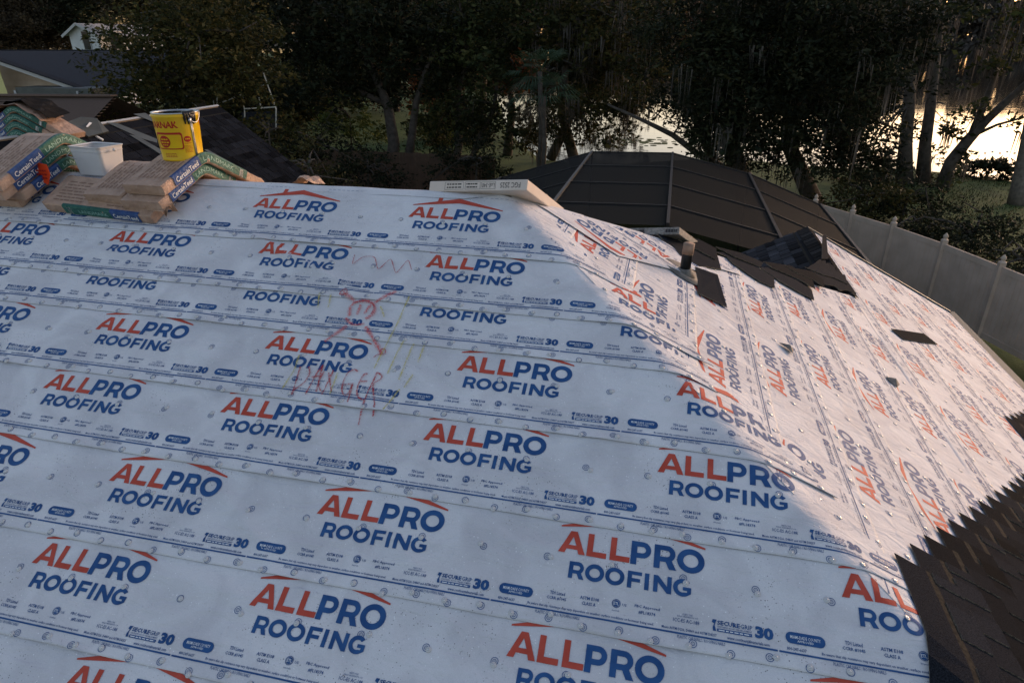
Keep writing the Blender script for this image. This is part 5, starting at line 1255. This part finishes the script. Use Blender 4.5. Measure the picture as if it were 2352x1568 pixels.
tree('cypress_tree', 'pale swollen trunk on the lawn at the right edge', (14.85, 32.2, 0), [(14.75, 32.3, -.1, .42), tp(2338, 430, 32.3, .26), tp(2356, 330, 32.3, .20), tp(2380, 180, 32.3, .16), tp(2400, -40, 32.3, .1)],
     [el(2420, 60, 32, 2.0, 1.8, 1.5), el(2360, 20, 33, 1.6, 1.4, .8), el(2400, 240, 32, .9, 1, .6)], M['lf_olive'], dens=8, n_per=30, size=.24, seed=67, limbs=10, moss=24, bark='barkpale', rr_=(.3, .6))
# palms
def fan_palm(label, x, y, Y, n_=16, seed=0, R=1.05):
    c = Vector(at(x, y, Y)); root = empty('fan_palm', (c.x, c.y, 0), label, 'palm'); o = Vector((c.x, c.y, 0)); g = random.Random(seed)
    MB().tube([(0, 0, 0), (.1, 0, c.z*.5), (0, 0, c.z)], [.12, .10, .10], 10).out('trunk', M['bark'], root, True)
    for q in range(n_):
        an = 2*math.pi*q/n_+g.uniform(-.2, .2); elv = g.uniform(-.7, .9); st = Vector((math.cos(an)*math.cos(elv), math.sin(an)*math.cos(elv), math.sin(elv))); p = c-o+st*.75*R
        V = []; side = st.cross(Vector((0, 0, 1))).normalized(); upv = side.cross(st)
        V.append(tuple(c-o)); V.append(tuple(c-o+side*.02)); V.append(tuple(p+side*.02)); V.append(tuple(p)); F = [(0, 1, 2, 3)]
        for s in range(15):
            a = (s-7)/7*1.45; dr = (st*math.cos(a)+side*math.sin(a)); L_ = R*(.95-.3*abs(a)/1.45); tip = p+dr*L_-Vector((0, 0, .28*L_*L_+.12*g.random())); mid = p+dr*L_*.55; wv = dr.cross(upv).normalized()*.028
            b0 = len(V); V += [tuple(p), tuple(mid+wv), tuple(tip), tuple(mid-wv)]; F.append((b0, b0+1, b0+2, b0+3))
        obj('frond', V, F, M['lf_palm'] if elv > -.35 else M['lf_thatch'], root)
    return root
fan_palm('upper fan palm with pale green fronds at centre among dark trees', 1240, 165, 30, 16, 1)
fan_palm('lower fan palm with drooping fronds just below the upper palm', 1248, 222, 29.5, 18, 2, 1.15)
# understorey bushes
def bush(label, x, y, Y, rx, ry, rz, mtl, seed, size=.16, dens=16, n_per=45, group='bushes behind the house', droop=0.):
    c = at(x, y, Y); base = (c[0], c[1], 0)
    e = [(c[0], c[1], c[2], rx, ry, rz), (c[0]+rx*.5, c[1]+.2, max(.6, c[2]-rz*.5), rx*.7, ry*.7, rz*.8), (c[0]-rx*.5, c[1]-.2, max(.6, c[2]-rz*.4), rx*.7, ry*.7, rz*.8)]
    t = [(c[0], c[1], 0, .07), (c[0]+.1, c[1], max(.5, c[2]), .03)]
    return tree('bush', label, base, t, e, M[mtl], dens=dens, n_per=n_per, size=size, seed=seed, limbs=6, cat='bush', group=group, rr_=(.25, .5), droop=droop)
bush('dark bush behind the ridge left of the forked oak', 720, 330, 24, 2.0, 1.5, 1.0, 'lf_dark', 71)
bush('olive bush below the white framed screen room', 610, 300, 21, 1.5, 1.2, .8, 'lf_olive', 72)
bush('yellow green bush sprawling by the dark rear roof edge', 700, 385, 17.5, 1.1, .9, .8, 'lf_olive', 73, .12)
bush('dark round bush just behind the ridge at centre', 1090, 365, 28, 1.8, 1.5, 1.3, 'lf_dark', 74)
bush('dark bush under the forked oak trunks', 840, 385, 27, 1.8, 1.4, .9, 'lf_dark', 75)
bush('bright leaved shrub in the gap beside the forked oak', 1000, 270, 36, 1.4, 1.4, .9, 'lf_bright', 76, .2)
bush('yellow lit shrub left of the forked oak trunk', 800, 270, 38, 2.2, 1.6, 1.2, 'lf_bright', 77, .2)
bush('low dark shrub at the foot of the slim oak', 960, 400, 30, 1.6, 1.3, .7, 'lf_dark', 78)
bush('leafy shrub behind the vinyl fence at its far end', 1990, 450, 27, 1.8, 1.5, .8, 'lf_olive', 79)
bush('dark shrub behind the fence below the trunk pair', 2080, 455, 27.5, 2.0, 1.6, .9, 'lf_dark', 80)
bush('broad dark shrub behind the fence near the right edge', 2230, 535, 24, 2.2, 1.8, 1.0, 'lf_dark', 81, .14)
bush('dark shrub behind the nearest fence panels at the right edge', 2350, 600, 20.5, 1.6, 1.6, 1.0, 'lf_dark', 82, .13)
bush('dark shrub between the fence and the cage end', 2120, 545, 24, 1.6, 1.4, .8, 'lf_dark', 83, .14)
for q, (x, y, lb) in enumerate([(2205, 408, 'low reed clump at the water edge beside the leaning tree'), (2262, 400, 'taller reed clump along the lawn shore'), (2325, 402, 'reed clump at the shore by the right edge')]):
    bush(lb, x, y+12, 38.6, 1.1, .6, .2, 'lf_dark', 90+q, .3, 22, 40, 'reeds along the shore')
# background trees
bgs = [('brown leaved tree far left behind the white house', 60, 40, 78, 9, 5, 6, 'lf_brown'), ('dull green tree behind the white house roof', 200, 15, 80, 8, 5, 5.5, 'lf_dark'), ('wide brown tree top at the upper left corner', -60, 70, 72, 7, 5, 5, 'lf_brown'), ('dark tree crown above the leafy tree', 380, -20, 60, 8, 5, 5.5, 'lf_brown'), ('dark tree to the right behind the leafy tree', 560, 30, 58, 7, 5, 6, 'lf_dark'),
       ('rust coloured tree behind the forked oak', 985, 180, 55, 3.2, 2.5, 3.2, 'lf_rust'), ('small rust tree showing between the oaks', 1165, 170, 40, 1.5, 1.4, 1.4, 'lf_rust'), ('olive tree across the gap behind the oaks', 760, 215, 56, 6, 4, 4.2, 'lf_mid'), ('tall dark tree behind the slim oak', 1100, 60, 46, 5, 3.4, 5.5, 'lf_dark'), ('reddish brown tree crown at top centre', 1560, 30, 39, 2.6, 2.0, 3.0, 'lf_rustbrown'), ('dark tree beyond the palms', 1330, 90, 39, 3.2, 2.5, 3.6, 'lf_dark'), ('dull tree at the left bank behind the oak', 900, 90, 62, 7, 4, 7, 'lf_brown'), ('low dark tree behind the leafy tree at left', 450, 210, 31, 4.2, 2.6, 2.4, 'lf_dark'), ('low olive tree behind the wooden fence', 640, 240, 44, 4.5, 3, 3.0, 'lf_olive'), ('dark low tree at the pond bank', 1080, 300, 45, 3.6, 2.5, 2.6, 'lf_dark')]
for q, (lb, x, y, Y, rx, ry, rz, mm) in enumerate(bgs):
    c = at(x, y, Y); g = random.Random(q)
    e = [(c[0]+g.uniform(-.5, .5)*rx, c[1]+g.uniform(-.4, .4)*ry, c[2]+g.uniform(-.45, .45)*rz, rx*g.uniform(.45, .7), ry*.6, rz*g.uniform(.35, .6)) for _ in range(6)]
    bx_ = 2.8 if 'reddish' in lb else (-1.4 if 'palms' in lb else 0)
    tree('background_tree', lb, (c[0]+bx_, c[1], 0), [(c[0]+bx_, c[1], 0, .3), (c[0]+.3, c[1], max(1, c[2]*.6), .2), (c[0], c[1], max(1.5, c[2]+rz*.5), .08)], e, M[mm], dens=9, n_per=42, size=.42, seed=200+q, limbs=10, group='trees in the background', rr_=(.7, 1.5))
# far woods as one mass: left bank and the far shore
g = np.random.default_rng(99); cl = []
for x in np.arange(-190, -2, 3.2):
    Y = 88+abs(x)*.10+g.uniform(-4, 4)
    for z in np.arange(1, g.uniform(11, 17), 2.2): cl.append((x+g.uniform(-2, 2), Y+g.uniform(-2, 2), z, g.uniform(1.6, 2.8)))
link('left_bank_woods', leaves(cl, 46, .95, M['lf_brown'], 'left_bank_woods', seed=3, asp=.6))['kind'] = 'stuff'
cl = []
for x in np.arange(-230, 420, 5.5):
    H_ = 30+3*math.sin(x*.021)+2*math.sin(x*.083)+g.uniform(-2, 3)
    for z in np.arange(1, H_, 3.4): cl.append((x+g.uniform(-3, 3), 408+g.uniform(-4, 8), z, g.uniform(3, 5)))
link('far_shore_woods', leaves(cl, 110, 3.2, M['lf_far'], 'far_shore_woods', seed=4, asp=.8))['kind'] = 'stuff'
# water lilies
c = atz(1480, 325, -.4); V = []; F = []
g = random.Random(5)
for q in range(60):
    x, y = c[0]+g.gauss(0, 1.2), c[1]+g.gauss(0, 1.4); r_ = g.uniform(.12, .28); o = len(V)
    V += [(x+r_*math.cos(2*math.pi*a/8), y+r_*math.sin(2*math.pi*a/8), -.392+.006*g.random()) for a in range(8)]; F.append(tuple(range(o, o+8)))
tag(obj('lily_pads', V, F, M['lf_bright']), 'patch of yellow green lily pads on the dark water', 'lily pads', kind='stuff')
# a line of pale birds on the water
BN = ['leftmost', 'second from left', 'middle', 'second from right', 'rightmost']
for q in range(5):
    p = atz(2262+q*17, 352-(q % 2)*3, -.4)
    rt_ = empty('water_bird', tuple(p), 'tiny pale bird on the bright water, '+BN[q]+' of the row', 'bird', 'row of birds on the lake'); rt_.scale = (.2, .2, .2)
    MB().tube([(-.35, 0, .02), (-.15, 0, .12), (.1, 0, .15), (.35, 0, .10), (.5, 0, .18)], [.03, .12, .15, .09, .02], 8).out('body', M['white'], rt_, True)
    MB().tube([(.28, 0, .14), (.36, 0, .34), (.42, 0, .38), (.54, 0, .36)], [.05, .035, .05, .012], 8).out('head', M['white'], rt_, True)
# grass blades near the lawn edge on the far side of the fence
g = np.random.default_rng(12); n_ = 9000; x = g.uniform(8, 24, n_); y = g.uniform(28, 39.5, n_); h = g.uniform(.05, .14, n_)
V = np.empty((n_, 3, 3)); an = g.uniform(0, 3.14, n_); V[:, 0] = np.stack([x-.02*np.cos(an), y-.02*np.sin(an), 0*x], -1); V[:, 1] = np.stack([x+.02*np.cos(an), y+.02*np.sin(an), 0*x], -1); V[:, 2] = np.stack([x+g.normal(size=n_)*.03, y+g.normal(size=n_)*.03, h], -1)
link('lawn_grass', quads_mesh('lawn_grass', V.reshape(-1, 3), M['lf_mid'], 3))['kind'] = 'stuff'
for o in list(bpy.data.objects):
    if o.name.split('.')[0] in ('printed_notice', 'hanging_moss', 'wrapper_print'): o['kind'] = 'stuff'; continue
    if o.get('kind') == 'stuff' and not o.get('label'):
        o['label'] = {'left_bank_woods': 'dark brownish woods closing the view on the left bank', 'far_shore_woods': 'hazy dark tree line on the far shore of the lake', 'lawn_grass': 'short green lawn grass sloping to the water at the right'}.get(o.name, o.name); o['category'] = 'woods' if 'woods' in o.name else 'grass'
